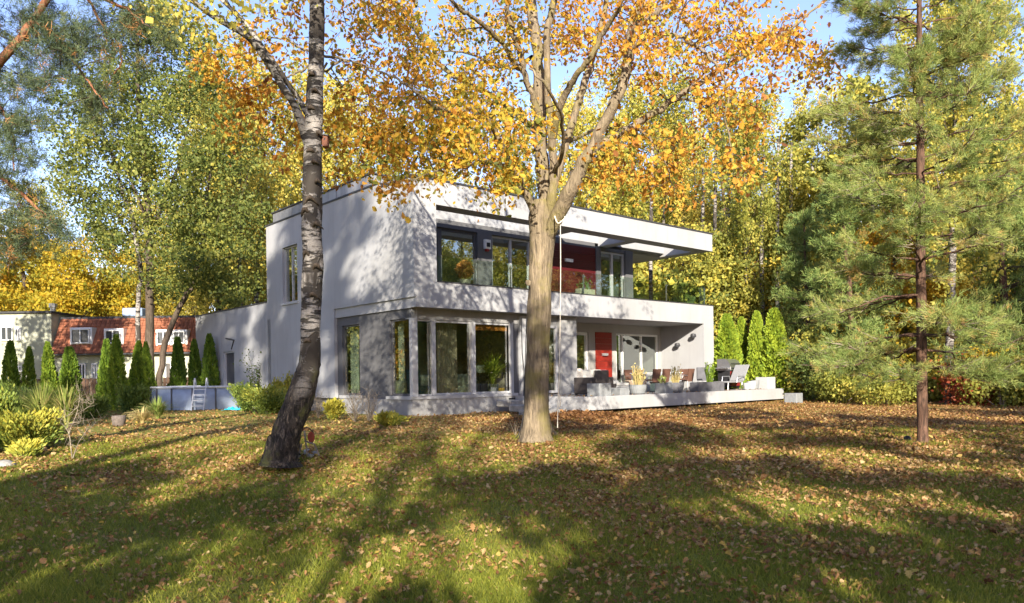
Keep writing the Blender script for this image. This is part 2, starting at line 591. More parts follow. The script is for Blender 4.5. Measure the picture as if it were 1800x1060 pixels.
def needles(g, P, D, per=10, length=0.07, width=0.004, tint=0.5, spread=0.9):
    """bursts of thin needles at P, pointing roughly along D"""
    n = len(P)
    if n == 0:
        return
    P = np.repeat(P, per, 0); D = np.repeat(D, per, 0)
    tt = np.repeat(np.broadcast_to(tint, (n,)), per)
    m = len(P)
    d = D + rng.normal(0, spread, (m, 3))
    d /= np.linalg.norm(d, axis=1)[:, None] + 1e-9
    w = np.cross(d, rng.normal(0, 1, (m, 3)))
    w /= np.linalg.norm(w, axis=1)[:, None] + 1e-9
    L = (length * rng.uniform(.6, 1.3, m))[:, None]
    P = P + rng.normal(0, length * 0.25, (m, 3))
    v = np.stack([P - w * width, P + w * width, P + d * L + w * width * .4, P + d * L - w * width * .4], 1).reshape(-1, 3)
    f = (np.arange(m) * 4)[:, None] + np.array([0, 1, 2, 3])[None]
    g.add(v, f, np.repeat(np.clip(tt + rng.normal(0, .06, m), 0, 1), 4))


def in_ellipsoid(n, c, r, hollow=0.35):
    u = rng.normal(0, 1, (n, 3))
    u /= np.linalg.norm(u, axis=1)[:, None]
    q = (hollow ** 3 + (1 - hollow ** 3) * rng.random(n)) ** (1 / 3)
    return np.array(c) + u * q[:, None] * np.array(r)


def grow_to(skel_p, skel_r, targets, g, tip_r=0.006, sag=0.12, sides=4, maxlen=4.0, step=0.25, tint=0.0, rmax=0.05, wob=0.12, slope=0.3):
    """join every target to the nearest point of the growing skeleton by a curved twig; returns the twig sample points"""
    P = np.array(skel_p); R = np.array(skel_r)
    d0 = np.array([np.min(((P - t) ** 2).sum(1)) for t in targets])
    order = np.argsort(d0)
    cap = len(P) + len(targets) * 8
    BP = np.zeros((cap, 3)); BR = np.zeros(cap)
    BP[:len(P)] = P; BR[:len(P)] = R; n = len(P)
    pts, dirs = [], []
    for ti in order:
        t = targets[ti]
        q = BP[:n] - t
        d2 = (q ** 2).sum(1) + np.maximum(q[:, 2] * slope, 0) ** 2 * 2 + (0.0025 / (BR[:n] + 0.004))
        i = int(np.argmin(d2))
        a = BP[i]
        L = float(np.linalg.norm(t - a))
        if L > maxlen or L < 0.03:
            if L >= maxlen:
                continue
        k = max(3, min(7, int(L / step) + 2))
        u = np.linspace(0, 1, k)[:, None]
        mid = (a + t) / 2 + np.array([0, 0, sag * L]) + rng.normal(0, wob * L, 3) * np.array([1, 1, .6])
        path = a * (1 - u) ** 2 + 2 * mid * u * (1 - u) + t * u ** 2
        if k > 3:
            path[1:-1] += rng.normal(0, 0.03 * L, (k - 2, 3))
        r0 = min(BR[i] * 0.75, tip_r + 0.011 * L, rmax)
        rr = np.linspace(max(r0, tip_r), tip_r * 0.6, k)
        g_tube(g, path, rr, sides, tint, cap=False)
        m = k - 1
        if n + m < cap:
            BP[n:n + m] = path[1:]; BR[n:n + m] = rr[1:]; n += m
        pts.append(path[1:]); dirs.append(np.repeat([(t - a) / (L + 1e-9)], m, 0))
    if not pts:
        return np.zeros((0, 3)), np.zeros((0, 3))
    return np.concatenate(pts), np.concatenate(dirs)


def limb(g, pts, radii, n=None, sides=8, rough=0.03, tint=0.0, wob=0.0):
    pts = np.asarray(pts, float)
    n = n or max(8, len(pts) * 4)
    R = np.interp(np.linspace(0, 1, n), np.linspace(0, 1, len(radii)), radii)
    P = smooth_path(pts, n)
    if wob:
        P[1:-1] += rng.normal(0, wob, (n - 2, 3))
    g_tube(g, P, R, sides, tint, rough, cap=False)
    return P, R


# ------------------------------------------------------------------ prototypes (built once, round the origin)
def proto_birch(h=18, seed=0, leafy=1.0, gold=0.5, r0=0.15, n_leaf=20000, lsize=0.13, width=2.6, bare=0.32):
    tr, tw, lf = Geo(), Geo(), Geo()
    k = 12
    z = np.linspace(0, h, k)
    lean = rng.normal(0, 0.02, 2)
    path = np.stack([lean[0] * z + np.cumsum(rng.normal(0, .07, k)), lean[1] * z + np.cumsum(rng.normal(0, .07, k)), z], 1)
    path[:, :2] -= path[0, :2]
    path[0, 2] = -0.3
    P, R = limb(tr, path, [r0 * 1.25, r0, r0 * .85, r0 * .6, r0 * .35, 0.02], 26, 8)
    sp, sr = [P[P[:, 2] > h * bare * .8]], [R[P[:, 2] > h * bare * .8]]
    nb = int(26)
    for i in range(nb):
        t = bare + (0.95 - bare) * (i + rng.random()) / nb
        a = np.array([np.interp(t * h, P[:, 2], P[:, 0]), np.interp(t * h, P[:, 2], P[:, 1]), t * h])
        az = i * 2.4 + rng.normal(0, .4)
        L = width * (1.25 - abs(t - .55) * 1.3) * rng.uniform(.6, 1.15)
        d = np.array([math.cos(az), math.sin(az), 0])
        pts = [a, a + d * L * .35 + [0, 0, L * .45], a + d * L * .75 + [0, 0, L * .75], a + d * L + [0, 0, L * .62]]
        q, r = limb(tw, pts, [r0 * .3 * (1.1 - t), r0 * .12, 0.008], 8, 4, wob=.04)
        sp.append(q); sr.append(r)
    SP, SR = np.concatenate(sp), np.concatenate(sr)
    ns = int(240 * max(leafy, .35))
    base = SP[rng.integers(0, len(SP), ns)]
    tg = base + rng.normal(0, 1, (ns, 3)) * np.array([.75, .75, .5])
    tp, td = grow_to(SP, SR, tg, tw, 0.005, 0.1, 3, 3.5)
    # hanging strands of leaves
    n = int(n_leaf * leafy)
    src = np.concatenate([tg, tp])
    j = rng.integers(0, len(src), n)
    drop = rng.random(n) ** 1.3 * 1.5
    sx = rng.normal(0, .16, (len(src), 2))
    Pn = src[j].copy()
    Pn[:, :2] += sx[j] * drop[:, None] + rng.normal(0, .1, (n, 2))
    Pn[:, 2] -= drop - .15
    ct = rng.normal(gold, .17, len(src))
    leaves(lf, Pn, lsize, QUAD, ct[j] + rng.normal(0, .1, n), up=.1, hang=.5)
    return tr, tw, lf


def proto_broad(h=16, width=4.0, n_leaf=24000, lsize=0.17, tint=0.5, tvar=.15, r0=0.22, trunks=1, low=.25, clumps=170, clump_r=.55, tmpl=QUAD):
    tr, tw, lf = Geo(), Geo(), Geo()
    sp, sr = [], []
    for q in range(trunks):
        k = 9
        z = np.linspace(0, h * rng.uniform(.82, .98), k)
        az = q * 2.4
        off = .25 * q
        lean = 0.0 if trunks == 1 else .12
        path = np.stack([off * math.cos(az) + lean * z * math.cos(az) + np.cumsum(rng.normal(0, .09, k)), off * math.sin(az) + lean * z * math.sin(az) + np.cumsum(rng.normal(0, .09, k)), z], 1)
        path[0, 2] = -.3
        P, R = limb(tr, path, [r0 * 1.3, r0, r0 * .8, r0 * .5, .03], 18, 8)
        m = P[:, 2] > h * low * .7
        sp.append(P[m]); sr.append(R[m])
    SP0, SR0 = np.concatenate(sp), np.concatenate(sr)
    cz = h * (low + 1) / 2
    big = in_ellipsoid(26, (0, 0, cz), (width * .8, width * .8, h * (1 - low) / 2 * .85), .3)
    tp, _ = grow_to(SP0, SR0, big, tw, 0.02, .05, 5, 7, .5, rmax=.1, wob=.08, slope=1.2)
    SP = np.concatenate([SP0, tp]); SR = np.concatenate([SR0, np.full(len(tp), .03)])
    tg = in_ellipsoid(clumps, (0, 0, cz), (width, width, h * (1 - low) / 2), .25)
    # knock bays out of the outline
    holes = in_ellipsoid(9, (0, 0, cz), (width, width, h * (1 - low) / 2), .8)
    keep = np.ones(len(tg), bool)
    for hh in holes:
        keep &= ((tg - hh) ** 2).sum(1) > (width * .28) ** 2
    tg = tg[keep]
    tp2, _ = grow_to(SP, SR, tg, tw, 0.006, .05, 3, 5, .4)
    src = np.concatenate([tg, tp2[::2]])
    j = rng.integers(0, len(src), n_leaf)
    sc = rng.uniform(.5, 1.3, len(src)) * clump_r
    P = src[j] + rng.normal(0, 1, (n_leaf, 3)) * sc[j][:, None] * np.array([.8, .8, .45])
    ct = rng.normal(tint, tvar, len(src))
    leaves(lf, P, lsize, tmpl, ct[j] + rng.normal(0, .07, n_leaf), up=.35)
    return tr, tw, lf


def proto_pine(h=20, width=2.6, low=.5, tufts=2600, per=9, nl=.16, nw=.012, tint=.45, r0=.2, dense=1.0):
    tr, tw, lf = Geo(), Geo(), Geo()
    k = 10
    z = np.linspace(0, h, k)
    path = np.stack([np.cumsum(rng.normal(0, .06, k)), np.cumsum(rng.normal(0, .06, k)), z], 1)
    path[0, 2] = -.3
    P, R = limb(tr, path, [r0 * 1.2, r0, r0 * .8, r0 * .55, .03], 20, 8)
    pts, ds = [], []
    zz = h * low
    while zz < h - .4:
        t = (zz - h * low) / (h * (1 - low))
        a = np.array([np.interp(zz, P[:, 2], P[:, 0]), np.interp(zz, P[:, 2], P[:, 1]), zz])
        for q in range(rng.integers(3, 6)):
            az = rng.random() * 6.28
            L = width * (1 - t * .75) * rng.uniform(.55, 1.1)
            d = np.array([math.cos(az), math.sin(az), 0])
            pp = [a, a + d * L * .5 + [0, 0, L * .05], a + d * L + [0, 0, L * rng.uniform(.05, .35)]]
            b, r = limb(tw, pp, [.045 * (1.2 - t), .02, .008], 7, 4, wob=.04)
            m = 16
            s = rng.uniform(.3, 1, m)
            idx = (s * 6).astype(int)
            base = b[idx]
            side = np.cross(d, [0, 0, 1])
            o = rng.normal(0, 1, (m, 1)) * side * L * .28 * (1.1 - s)[:, None] + d * rng.uniform(0, .3, (m, 1)) + np.array([0, 0, 1]) * rng.uniform(-.05, .3, (m, 1))
            e = base + o
            for u in range(0, m, 2):
                g_tube(tw, np.array([base[u], (base[u] + e[u]) / 2 + [0, 0, .03], e[u]]), [.012, .008, .005], 3, 0, cap=False)
            pts.append(e); ds.append(o / (np.linalg.norm(o, axis=1)[:, None] + 1e-6))
        zz += rng.uniform(.35, .6)
    pts = np.concatenate(pts); ds = np.concatenate(ds)
    j = rng.integers(0, len(pts), int(tufts * dense))
    Pn = pts[j] + rng.normal(0, .14, (len(j), 3))
    ct = rng.normal(tint, .15, len(pts))
    needles(lf, Pn, ds[j] + [0, 0, .4], per, nl, nw, ct[j])
    return tr, tw, lf


def proto_cone(h=2.4, r=.45, n=5200, size=.07, tint=.5, seed_bumps=5):
    tr, lf = Geo(), Geo()
    limb(tr, [[0, 0, -.1], [0, 0, h * .8]], [.04, .01], 4, 5)
    u = rng.random(n) ** .8
    z = u * h
    rad = r * np.sqrt(np.clip(1 - u, 0, 1)) ** 1.15 * (0.82 + .18 * np.minimum(1, u * 6))
    az = rng.random(n) * 6.283
    rad = rad * (1 + .12 * np.sin(az * seed_bumps + z * 3) + .08 * np.sin(az * 3 - z * 7)) * (0.66 + .34 * rng.random(n) ** .5) * (1 + .10 * np.sin(az * 9 + z * 11) * np.cos(z * 6 - az * 2))
    P = np.stack([rad * np.cos(az), rad * np.sin(az), z], 1)
    out = np.stack([np.cos(az), np.sin(az), np.full(n, 1.3)], 1)
    tt = tint + .22 * np.sin(az * 4 + z * 5) * .5 + rng.normal(0, .12, n) + (rad / r - .5) * .1
    m = n
    d = out + rng.normal(0, .35, (m, 3)); d /= np.linalg.norm(d, axis=1)[:, None]
    w = np.cross(d, rng.normal(0, 1, (m, 3))); w /= np.linalg.norm(w, axis=1)[:, None]
    L = size * rng.uniform(.7, 1.5, m)[:, None]
    v = np.stack([P - w * L * .12, P + w * L * .12, P + d * L * .7 + w * L * .3, P + d * L * 1.1, P + d * L * .6 - w * L * .3], 1).reshape(-1, 3)
    f = (np.arange(m) * 5)[:, None] + np.array([0, 1, 2, 3, 4])[None]
    lf.add(v, f, np.repeat(np.clip(tt, 0, 1), 5))
    return tr, lf


def tree_root(name, label, cat, parts, loc, group=None, rotz=0.0, scale=1.0):
    """parts: [(name, mesh, kind)]"""
    r = thing(name, label, cat, loc, rotz, group)
    r.scale = (scale, scale, scale) if np.isscalar(scale) else scale
    for nm, me, kd in parts:
        link(nm, me, r, kind=kd)
    return r


PROTO = {}


def reg(key, gs, mats, names=('trunk', 'branches', 'crown')):
    out = []
    for g, m, n in zip(gs, mats, names):
        if g.n:
            out.append((n, g.mesh(n, m, smooth=(n == 'trunk')), 'stuff' if n in ('branches', 'crown', 'foliage') else None))
    PROTO[key] = out


B3 = (MT['birch'], MT['brown_bark'], MT['birch_leaf'])
reg('birch_a', proto_birch(19, gold=.48), B3)
reg('birch_b', proto_birch(17, gold=.6, width=2.9, bare=.2), B3)
reg('birch_c', proto_birch(20, gold=.34, width=2.4, bare=.3), B3)
reg('birch_thin', proto_birch(18, leafy=.28, gold=.75, width=2.0, bare=.45), B3)
G3 = (MT['brown_bark'], MT['brown_bark'], MT['green_leaf'])
reg('green_a', proto_broad(15, 3.6, tint=.72), G3)
reg('green_b', proto_broad(11, 3.0, 18000, tint=.75, tvar=.2, low=.15), G3)
O3 = (MT['brown_bark'], MT['brown_bark'], MT['gold_leaf'])
reg('gold_a', proto_broad(13, 3.4, 20000, tint=.22, tvar=.15, low=.2), O3)
reg('gold_b', proto_broad(8, 2.4, 13000, .15, tint=.32, tvar=.22, low=.1, r0=.12, clumps=120), O3)
rng = np.random.default_rng(SHADE_SEED)
reg('shade_a', proto_broad(25, 4.6, 12000, .22, tint=.6, low=.26, clumps=85, clump_r=.42, r0=.28), G3)
reg('shade_b', proto_broad(26, 4.2, 9000, .22, tint=.6, low=.62, clumps=50, clump_r=.45, r0=.24), O3)
reg('shade_n', proto_broad(27, 2.8, 13000, .24, tint=.6, low=.58, clumps=90, clump_r=.5, r0=.26), G3)
reg('shade_s', proto_broad(6.6, 1.9, 2600, .15, tint=.6, low=.42, clumps=30, clump_r=.26, r0=.07), O3)
reg('shade_d', proto_broad(15, 4.2, 6500, .22, tint=.6, low=.38, clumps=46, clump_r=.42, r0=.2), O3)
reg('shade_c', proto_broad(15, 4.2, 11000, .22, tint=.6, low=.38, clumps=85, clump_r=.42, r0=.2), O3)
rng = np.random.default_rng(12)
reg('pine_tall', proto_pine(21, 2.8, .5), (MT['pine_bark'], MT['brown_bark'], MT['dark_needle']))
reg('pine_low', proto_pine(9, 2.2, .08, 3200, r0=.12, tint=.5), (MT['pine_bark'], MT['brown_bark'], MT['needle']))


def place(key, label, x, y, rotz=0.0, scale=1.0, name='tree', cat='tree', group=None):
    return tree_root(name, label, cat, PROTO[key], (x, y, float(gz(x, y))), group, rotz, scale)


def roots(parent, base_r, n, length, mat, seed=0):
    """buttress roots running from the foot of a trunk into the lawn, each a part of its tree"""
    for k in range(n):
        az = (k + .3 * rng.random()) * 6.283 / n + seed
        d = np.array([math.cos(az), math.sin(az), 0]); s_ = np.array([-d[1], d[0], 0])
        Lr = length * rng.uniform(.6, 1.2)
        pts = [d * base_r * .55 + [0, 0, base_r * 1.9], d * base_r * .95 + [0, 0, base_r * .75], d * (base_r + Lr * .35) + s_ * rng.normal(0, .03) + [0, 0, .035], d * (base_r + Lr) + s_ * rng.normal(0, .08) + [0, 0, -.06]]
        g = Geo()
        g_tube(g, smooth_path(pts, 10), np.linspace(base_r * .42, .018, 10), 8, 1.0, .06, cap=False)
        link('root', g.mesh('root', MT[mat], smooth=True), parent)

# ------------------------------------------------------------------ the white house
HX, HY, HR = -2.947, 22.996, math.radians(41.3)
UV = np.array([[math.cos(HR), math.sin(HR), 0], [-math.sin(HR), math.cos(HR), 0], [0, 0, 1]])


def hp(u, v, z=0.0):
    """house axes (u along the front, v into the house) -> world"""
    return np.array([HX, HY, 0]) + np.array([u, v, z]) @ UV


house = thing('modern_house', 'white two-storey flat-roofed modern house with grey panels and glass balcony', 'house', (HX, HY, 0), HR)


def boxes(name, bl, mat, parent, **props):
    g = Geo()
    for b in bl:
        g_box(g, *b)
    return link(name, g.mesh(name, MT[mat]), parent, **props)


W_ = boxes('wall', [(0, .3, .3, .65, 3.67, 6.6), (0, .3, .65, 2.0, 3.67, 7.35), (0, .3, 2.0, 7.97, 3.67, 7.5), (0, .3, 7.97, 9.3, 3.67, 4.2), (0, .3, 7.97, 9.3, 6.42, 7.5),
                  (0, .3, 9.3, 10.8, 3.67, 7.5), (0, .3, 5.1, 10.8, .5, 3.67), (.06, .3, .3, 5.1, 3.35, 3.67)], 'white', house)
boxes('wall', [(0, .86, 0, .3, 4.17, 6.6)], 'white', house)
boxes('balcony_front', [(0, 15.9, 0, .3, 3.67, 4.17), (.06, 15.9, 0, .3, 3.36, 3.67)], 'white', house)
boxes('roof_beam', [(0, 15.9, 0, .65, 6.6, 7.35)], 'white', house)
for a, b in ((.3, .86), (7.1, 7.6), (10.8, 11.35), (15.3, 15.9)):
    boxes('cross_beam', [(a, b, .65, 2.2, 6.6, 7.35)], 'white', house)
boxes('fascia', [(.3, 15.3, 2.2, 2.5, 6.73, 7.35)], 'white', house)
boxes('roof', [(.3, 12.97, 2.5, 10.5, 6.9, 7.3), (12.97, 15.9, 2.5, 5.2, 6.6, 7.35), (15.3, 15.9, 2.2, 2.5, 6.6, 7.35)], 'soffit', house)
boxes('floor_slab', [(.3, 15.9, .3, 5.5, 3.36, 4.05), (.3, 12.97, 5.5, 10.5, 3.36, 4.05)], 'soffit', house)
boxes('wall', [(0, 12.97, 10.5, 10.8, 0, 3.67), (.3, 12.97, 10.5, 10.8, 3.67, 7.3), (12.67, 12.97, 2.5, 10.5, 4.05, 6.9), (7.4, 15.9, 6.0, 6.3, 0, 3.36)], 'white', house)
boxes('wall', [(15.16, 15.9, 0, 6.0, -.3, 3.36)], 'white', house)
# lower storey, grey panels on the side
boxes('panel_wall', [(.12, .3, 4.75, 5.1, .5, 3.35), (.12, .3, 3.55, 4.75, 3.05, 3.35), (.12, .3, 3.55, 4.75, .5, .63), (.12, .3, 1.62, 3.55, .5, 3.35),
                     (.12, .3, .35, 1.62, 3.05, 3.35), (.12, .3, .5, 1.62, .5, .63)], 'grey', house)
boxes('plinth', [(.05, 7.43, .3, .6, -.6, .5), (.05, .3, .6, 4.85, -.6, .5), (.18, .4, 4.85, 10.8, -.6, .5)], 'plinth', house)
boxes('header', [(.12, 7.13, .46, .7, 3.02, 3.36)], 'plinth', house)
boxes('window_sill', [(.06, 4.45, .27, .6, .503, .60)], 'frame', house)
boxes('window_sill', [(.02, .3, 3.45, 4.85, .503, .60)], 'frame', house)
boxes('window_sill', [(.0, .3, .27, 1.72, .503, .603)], 'frame', house)
boxes('corner_post', [(.12, .33, .35, .5, .60, 3.35)], 'frame', house)
boxes('wall', [(4.40, 4.64, .46, .7, .5, 3.02)], 'grey', house)
boxes('wall', [(4.64, 5.42, .33, .7, .5, 3.3)], 'white', house)
boxes('pier', [(6.6, 7.43, .30, .7, .5, 3.36), (7.13, 7.43, .7, 2.34, .5, 3.36)], 'plinth', house)
boxes('basement_vent', [(4.02, 4.62, .27, .32, -.12, .44)], 'black', house)
# terrace recess, back wall with openings
boxes('wall', [(7.43, 8.6, 2.34, 2.6, .5, 3.36), (10.29, 12.03, 2.34, 2.6, .5, 3.36), (15.0, 15.16, 2.34, 2.6, .5, 3.36), (8.6, 10.29, 2.34, 2.6, 2.98, 3.36), (12.03, 15.0, 2.34, 2.6, 2.98, 3.36)], 'soffit', house)
# upper back wall
boxes('panel_wall', [(.3, 1.2, 2.2, 2.5, 4.05, 6.73), (1.2, 4.28, 2.2, 2.5, 6.45, 6.73), (4.28, 4.96, 2.2, 2.5, 4.05, 6.73), (4.96, 6.95, 2.2, 2.5, 6.45, 6.73), (6.95, 10.6, 2.2, 2.5, 4.05, 6.73),
                     (10.6, 10.88, 2.12, 2.5, 4.05, 6.6), (10.88, 12.5, 2.2, 2.5, 6.45, 6.6), (12.5, 12.97, 2.12, 2.5, 4.05, 6.6)], 'grey', house)
# the red boards, laid one above the other
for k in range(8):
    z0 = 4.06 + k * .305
    boxes('red_board', [(7.25, 10.59, 2.165, 2.197, z0, z0 + .297)], 'red_shaded', house)
for k in range(10):
    z0 = .52 + k * .248
    boxes('red_board', [(10.68, 11.7, 2.30, 2.337, z0, z0 + .240)], 'red', house)
# rooms
boxes('room_floor', [(.3, 7.1, .6, 6.0, .3, .5), (7.43, 15.16, 2.6, 6.0, .3, .5)], 'floor_in', house)
boxes('room_wall', [(.3, 7.1, 5.9, 6.0, .5, 3.36), (7.0, 7.1, .7, 5.9, .5, 3.36), (.32, .42, 5.1, 5.9, .5, 3.36), (7.44, 15.15, 5.9, 5.99, .5, 3.36), (.3, 12.6, 6.0, 6.1, 4.05, 6.9), (7.44, 7.54, 2.61, 5.9, .5, 3.36)], 'inner', house)
# flashings
boxes('roof_edge', [(-.03, 15.93, -.03, .3, 7.352, 7.41), (-.03, .33, .3, 1.98, 7.352, 7.41), (-.03, .33, 1.98, 10.83, 7.502, 7.56), (15.6, 15.93, .3, 5.2, 7.352, 7.41)], 'flash', house)
boxes('balcony_edge', [(.87, 15.92, -.02, .34, 4.172, 4.205)], 'flash', house)
boxes('parapet_core', [(.3, 7.0, 2.88, 10.6, 7.3, 8.05)], 'zinc', house)
boxes('parapet_cap', [(.2, 7.05, 2.76, 10.75, 8.052, 8.10)], 'flash', house)
z_panel = {}
for k in range(13):
    v0 = 2.84 + k * .603
    boxes('cladding_panel', [(.245 + .004 * (k % 2), .295, v0, v0 + .585, 7.52, 8.05)], 'zinc', house)
for k in range(11):
    u0 = .25 + k * .61
    boxes('cladding_panel', [(u0, u0 + .592, 2.82 + .004 * (k % 2), 2.875, 7.36, 8.05)], 'zinc', house)
    if k < 13:
        pass
ch = boxes('chimney', [(-.5, .5, -.4, .4, -1.6, 0)], 'white', house)
ch.location = (2.0, 9.6, 8.95)
cc = boxes('chimney_cap', [(-.56, .56, -.46, .46, .002, .06)], 'flash', ch)
g = Geo(); g_tube(g, [[.35, -.42, -.32], [1.1, -.42, -.3]], .035, 6); link('flue', g.mesh('flue', MT['flash']), ch)

# annex (garage wing)
boxes('annex_wall', [(0, .3, 10.8, 14.45, -.4, 4.38), (0, .3, 14.45, 15.75, 2.5, 4.38), (0, .3, 15.75, 19.4, -.4, 4.38), (.3, 6.0, 19.1, 19.4, -.4, 4.38), (5.7, 6.0, 10.8, 19.1, -.4, 4.38)], 'white', house)
boxes('annex_roof', [(.3, 5.7, 10.8, 19.1, 3.9, 4.2)], 'flash', house)
boxes('roof_edge', [(-.03, .33, 10.83, 19.43, 4.382, 4.43), (.33, 6.0, 19.08, 19.43, 4.382, 4.43)], 'flash', house)
dr = boxes('door', [(.12, .17, 14.53, 15.67, -.3, 2.43)], 'frame_dark', house)
boxes('door_frame', [(.04, .2, 14.45, 14.53, -.3, 2.5), (.04, .2, 15.67, 15.75, -.3, 2.5), (.04, .2, 14.53, 15.67, 2.43, 2.5)], 'frame', dr)
g = Geo(); g_tube(g, [[.10, 14.65, 1.0], [.03, 14.65, 1.0], [.03, 14.77, 1.0]], .012, 6); link('door_handle', g.mesh('door_handle', MT['metal']), dr)
g = Geo(); g_tube(g, [[-.01, 14.35, 2.98], [-.02, 14.9, 3.07], [-.03, 15.35, 3.12]], .03, 6); g_tube(g, [[-.02, 14.4, 2.99], [-.02, 14.7, 2.6]], .03, 6)
link('lamp_bracket', g.mesh('lamp_bracket', MT['flash']), house)


def window(face, a0, a1, z0, z1, c, muls=(), fw=.06, fd=.09, mat='frame', pane='glass', parent=None, name='window'):
    parent = parent or house
    g = Geo()
    bars = [(a0, a0 + fw, z0, z1), (a1 - fw, a1, z0, z1), (a0 + fw, a1 - fw, z0, z0 + fw), (a0 + fw, a1 - fw, z1 - fw, z1)]
    edges = [a0 + fw]
    for m in muls:
        w = m[1] if isinstance(m, tuple) else fw
        p = m[0] if isinstance(m, tuple) else m
        bars.append((p - w / 2, p + w / 2, z0 + fw, z1 - fw))
        edges += [p - w / 2, p + w / 2]
    edges.append(a1 - fw)
    for (p, q, r, s) in bars:
        if face == 'f':
            g_box(g, p, q, c, c + fd, r, s)
        else:
            g_box(g, c, c + fd, p, q, r, s)
    w = link(name, g.mesh(name, MT[mat]), parent)
    for i in range(0, len(edges), 2):
        p, q = edges[i] + .002, edges[i + 1] - .002
        g = Geo()
        cc = c + fd * .5
        if face == 'f':
            g_box(g, p, q, cc, cc + .012, z0 + fw + .002, z1 - fw - .002)
        else:
            g_box(g, cc, cc + .012, p, q, z0 + fw + .002, z1 - fw - .002)
        link('pane', g.mesh('pane', MT[pane]), w)
    return w


window('s', 3.56, 4.74, .632, 3.048, .17, mat='frame_dark', fw=.05)
window('s', .50, 1.61, .632, 3.048, .17, mat='frame_dark', fw=.05)
window('f', .33, 1.0, .605, 3.018, .50, fw=.05)
window('f', 1.0, 2.62, .605, 3.018, .50, fw=.07)
window('f', 2.62, 4.38, .605, 3.018, .50, fw=.07)
for u in (1.0, 2.62, 4.3):
    boxes('mullion', [(u - .075, u + .075, .42, .498, .605, 3.018)], 'frame', house)
window('f', 5.45, 6.57, .55, 3.018, .45, fw=.1, mat='frame')
window('s', 7.98, 9.29, 4.21, 6.41, .10, muls=(8.63,), mat='frame', fw=.05)
boxes('window_sill', [(-.05, .3, 7.9, 9.37, 4.13, 4.199)], 'frame', house)
window('f', 1.21, 4.27, 4.06, 6.44, 2.28, muls=((2.63, .18),), fw=.09, mat='frame_dark')
window('f', 4.97, 6.94, 4.06, 6.44, 2.28, muls=((5.95, .1),), fw=.08, mat='frame')
window('f', 10.89, 12.49, 4.06, 6.44, 2.24, muls=((11.72, .12),), fw=.09, mat='frame')
window('f', 8.61, 10.28, .51, 2.97, 2.40, fw=.12, mat='frame_white')
window('f', 12.04, 14.99, .51, 2.97, 2.40, muls=((12.52, .09), (13.82, .08)), fw=.08, mat='frame_white')

# balustrade of glass panes
edges_u = [.9, 2.5, 4.05, 5.61, 7.67, 9.95, 12.7, 15.42]
for a, b in zip(edges_u[:-1], edges_u[1:]):
    g = Geo(); g_box(g, a + .012, b - .012, .08, .095, 4.21, 5.02)
    p = link('glass_panel', g.mesh('glass_panel', MT['glass_rail']), house)
    g = Geo(); g_box(g, b - .02, b + .02, .12, .15, 4.206, 4.95); g_box(g, b - .07, b + .07, .097, .13, 4.86, 4.9)
    link('post', g.mesh('post', MT['metal']), house)
g = Geo(); g_box(g, 15.43, 15.445, .1, 5.0, 4.21, 5.02)
link('glass_panel', g.mesh('glass_panel', MT['glass_rail']), house)

# small fittings fixed to the house
boxes('alarm_box', [(4.56, 4.82, 2.09, 2.197, 5.88, 6.22)], 'white_plastic', house)
boxes('alarm_lamp', [(4.62, 4.76, 2.05, 2.088, 5.95, 6.1)], 'black', house)
boxes('alarm_lamp', [(4.62, 4.74, 2.1, 2.197, 5.79, 5.878)], 'red', house)
boxes('wall_lamp', [(8.75, 9.15, 2.07, 2.163, 5.78, 5.9)], 'white_plastic', house)
boxes('wall_lamp', [(11.05, 11.35, 2.2, 2.298, 2.0, 2.1)], 'frame', house)
for v, z in ((1.28, 2.45), (.42, 2.83)):
    g = Geo()
    g_tube(g, [[15.16, v, z], [15.04, v, z], [14.98, v + .02, z + .05]], .03, 6)
    g_lathe(g, [[.02, -.1], [.10, -.08], [.13, 0], [.10, .08], [.02, .1]], 12, .5, (14.96, v, z + .02))
    link('wall_lamp', g.mesh('wall_lamp', MT['flash']), house)
g = Geo()
g_tube(g, [[4.66, .3, 3.2], [4.66, .28, 2.0], [4.72, .27, 1.4], [4.7, .27, .5], [4.6, .25, .1]], .018, 6)
link('downpipe', g.mesh('downpipe', MT['flash']), house)

# ------------------------------------------------------------------ things seen through the windows
MT['curtain'] = plain('sheer_curtain', (0.52, 0.56, 0.44), 0.9, vary=.08, spec=.05)
MT['beige'] = plain('beige_cloth', (0.62, 0.52, 0.36), 0.95, vary=.12, spec=.05)
MT['sofa'] = plain('pale_sofa_cloth', (0.50, 0.51, 0.40), 0.95, vary=.12, spec=.05)
MT['orange'] = plain('sunlit_patch_orange', (0.75, 0.27, 0.05), 0.8, vary=.15)
MT['planter'] = plain('pale_concrete', (0.20, 0.208, 0.212), 0.85, vary=.15, scale=6, bump=.002)
MT['planter_dark'] = plain('dark_grey_planter', (0.10, 0.10, 0.11), 0.7, vary=.2, scale=6)
MT['white_pot'] = plain('white_glazed_pot', (0.38, 0.38, 0.375), 0.35, vary=.06)
MT['wicker'] = plain('dark_wicker', (0.045, 0.038, 0.036), 0.75, vary=.4, scale=60, bump=.004)
MT['cushion'] = plain('white_cushion', (0.5, 0.49, 0.47), 0.95, vary=.08)
MT['throw'] = plain('knitted_white_throw', (0.5, 0.46, 0.42), 0.95, vary=.15, scale=20)
MT['fur'] = plain('beige_fur', (0.50, 0.37, 0.24), 0.95, vary=.4, scale=14, bump=.02)
MT['wood_dark'] = plain('brown_rattan', (0.13, 0.065, 0.045), 0.6, vary=.3, scale=40)
MT['deck'] = plain('grey_deck_board', (0.20, 0.19, 0.18), 0.8, vary=.2, scale=4, stretch=(1, 8, 8))
MT['steel_blue'] = plain('pool_liner', (0.28, 0.33, 0.42), 0.5, vary=.15, scale=3)
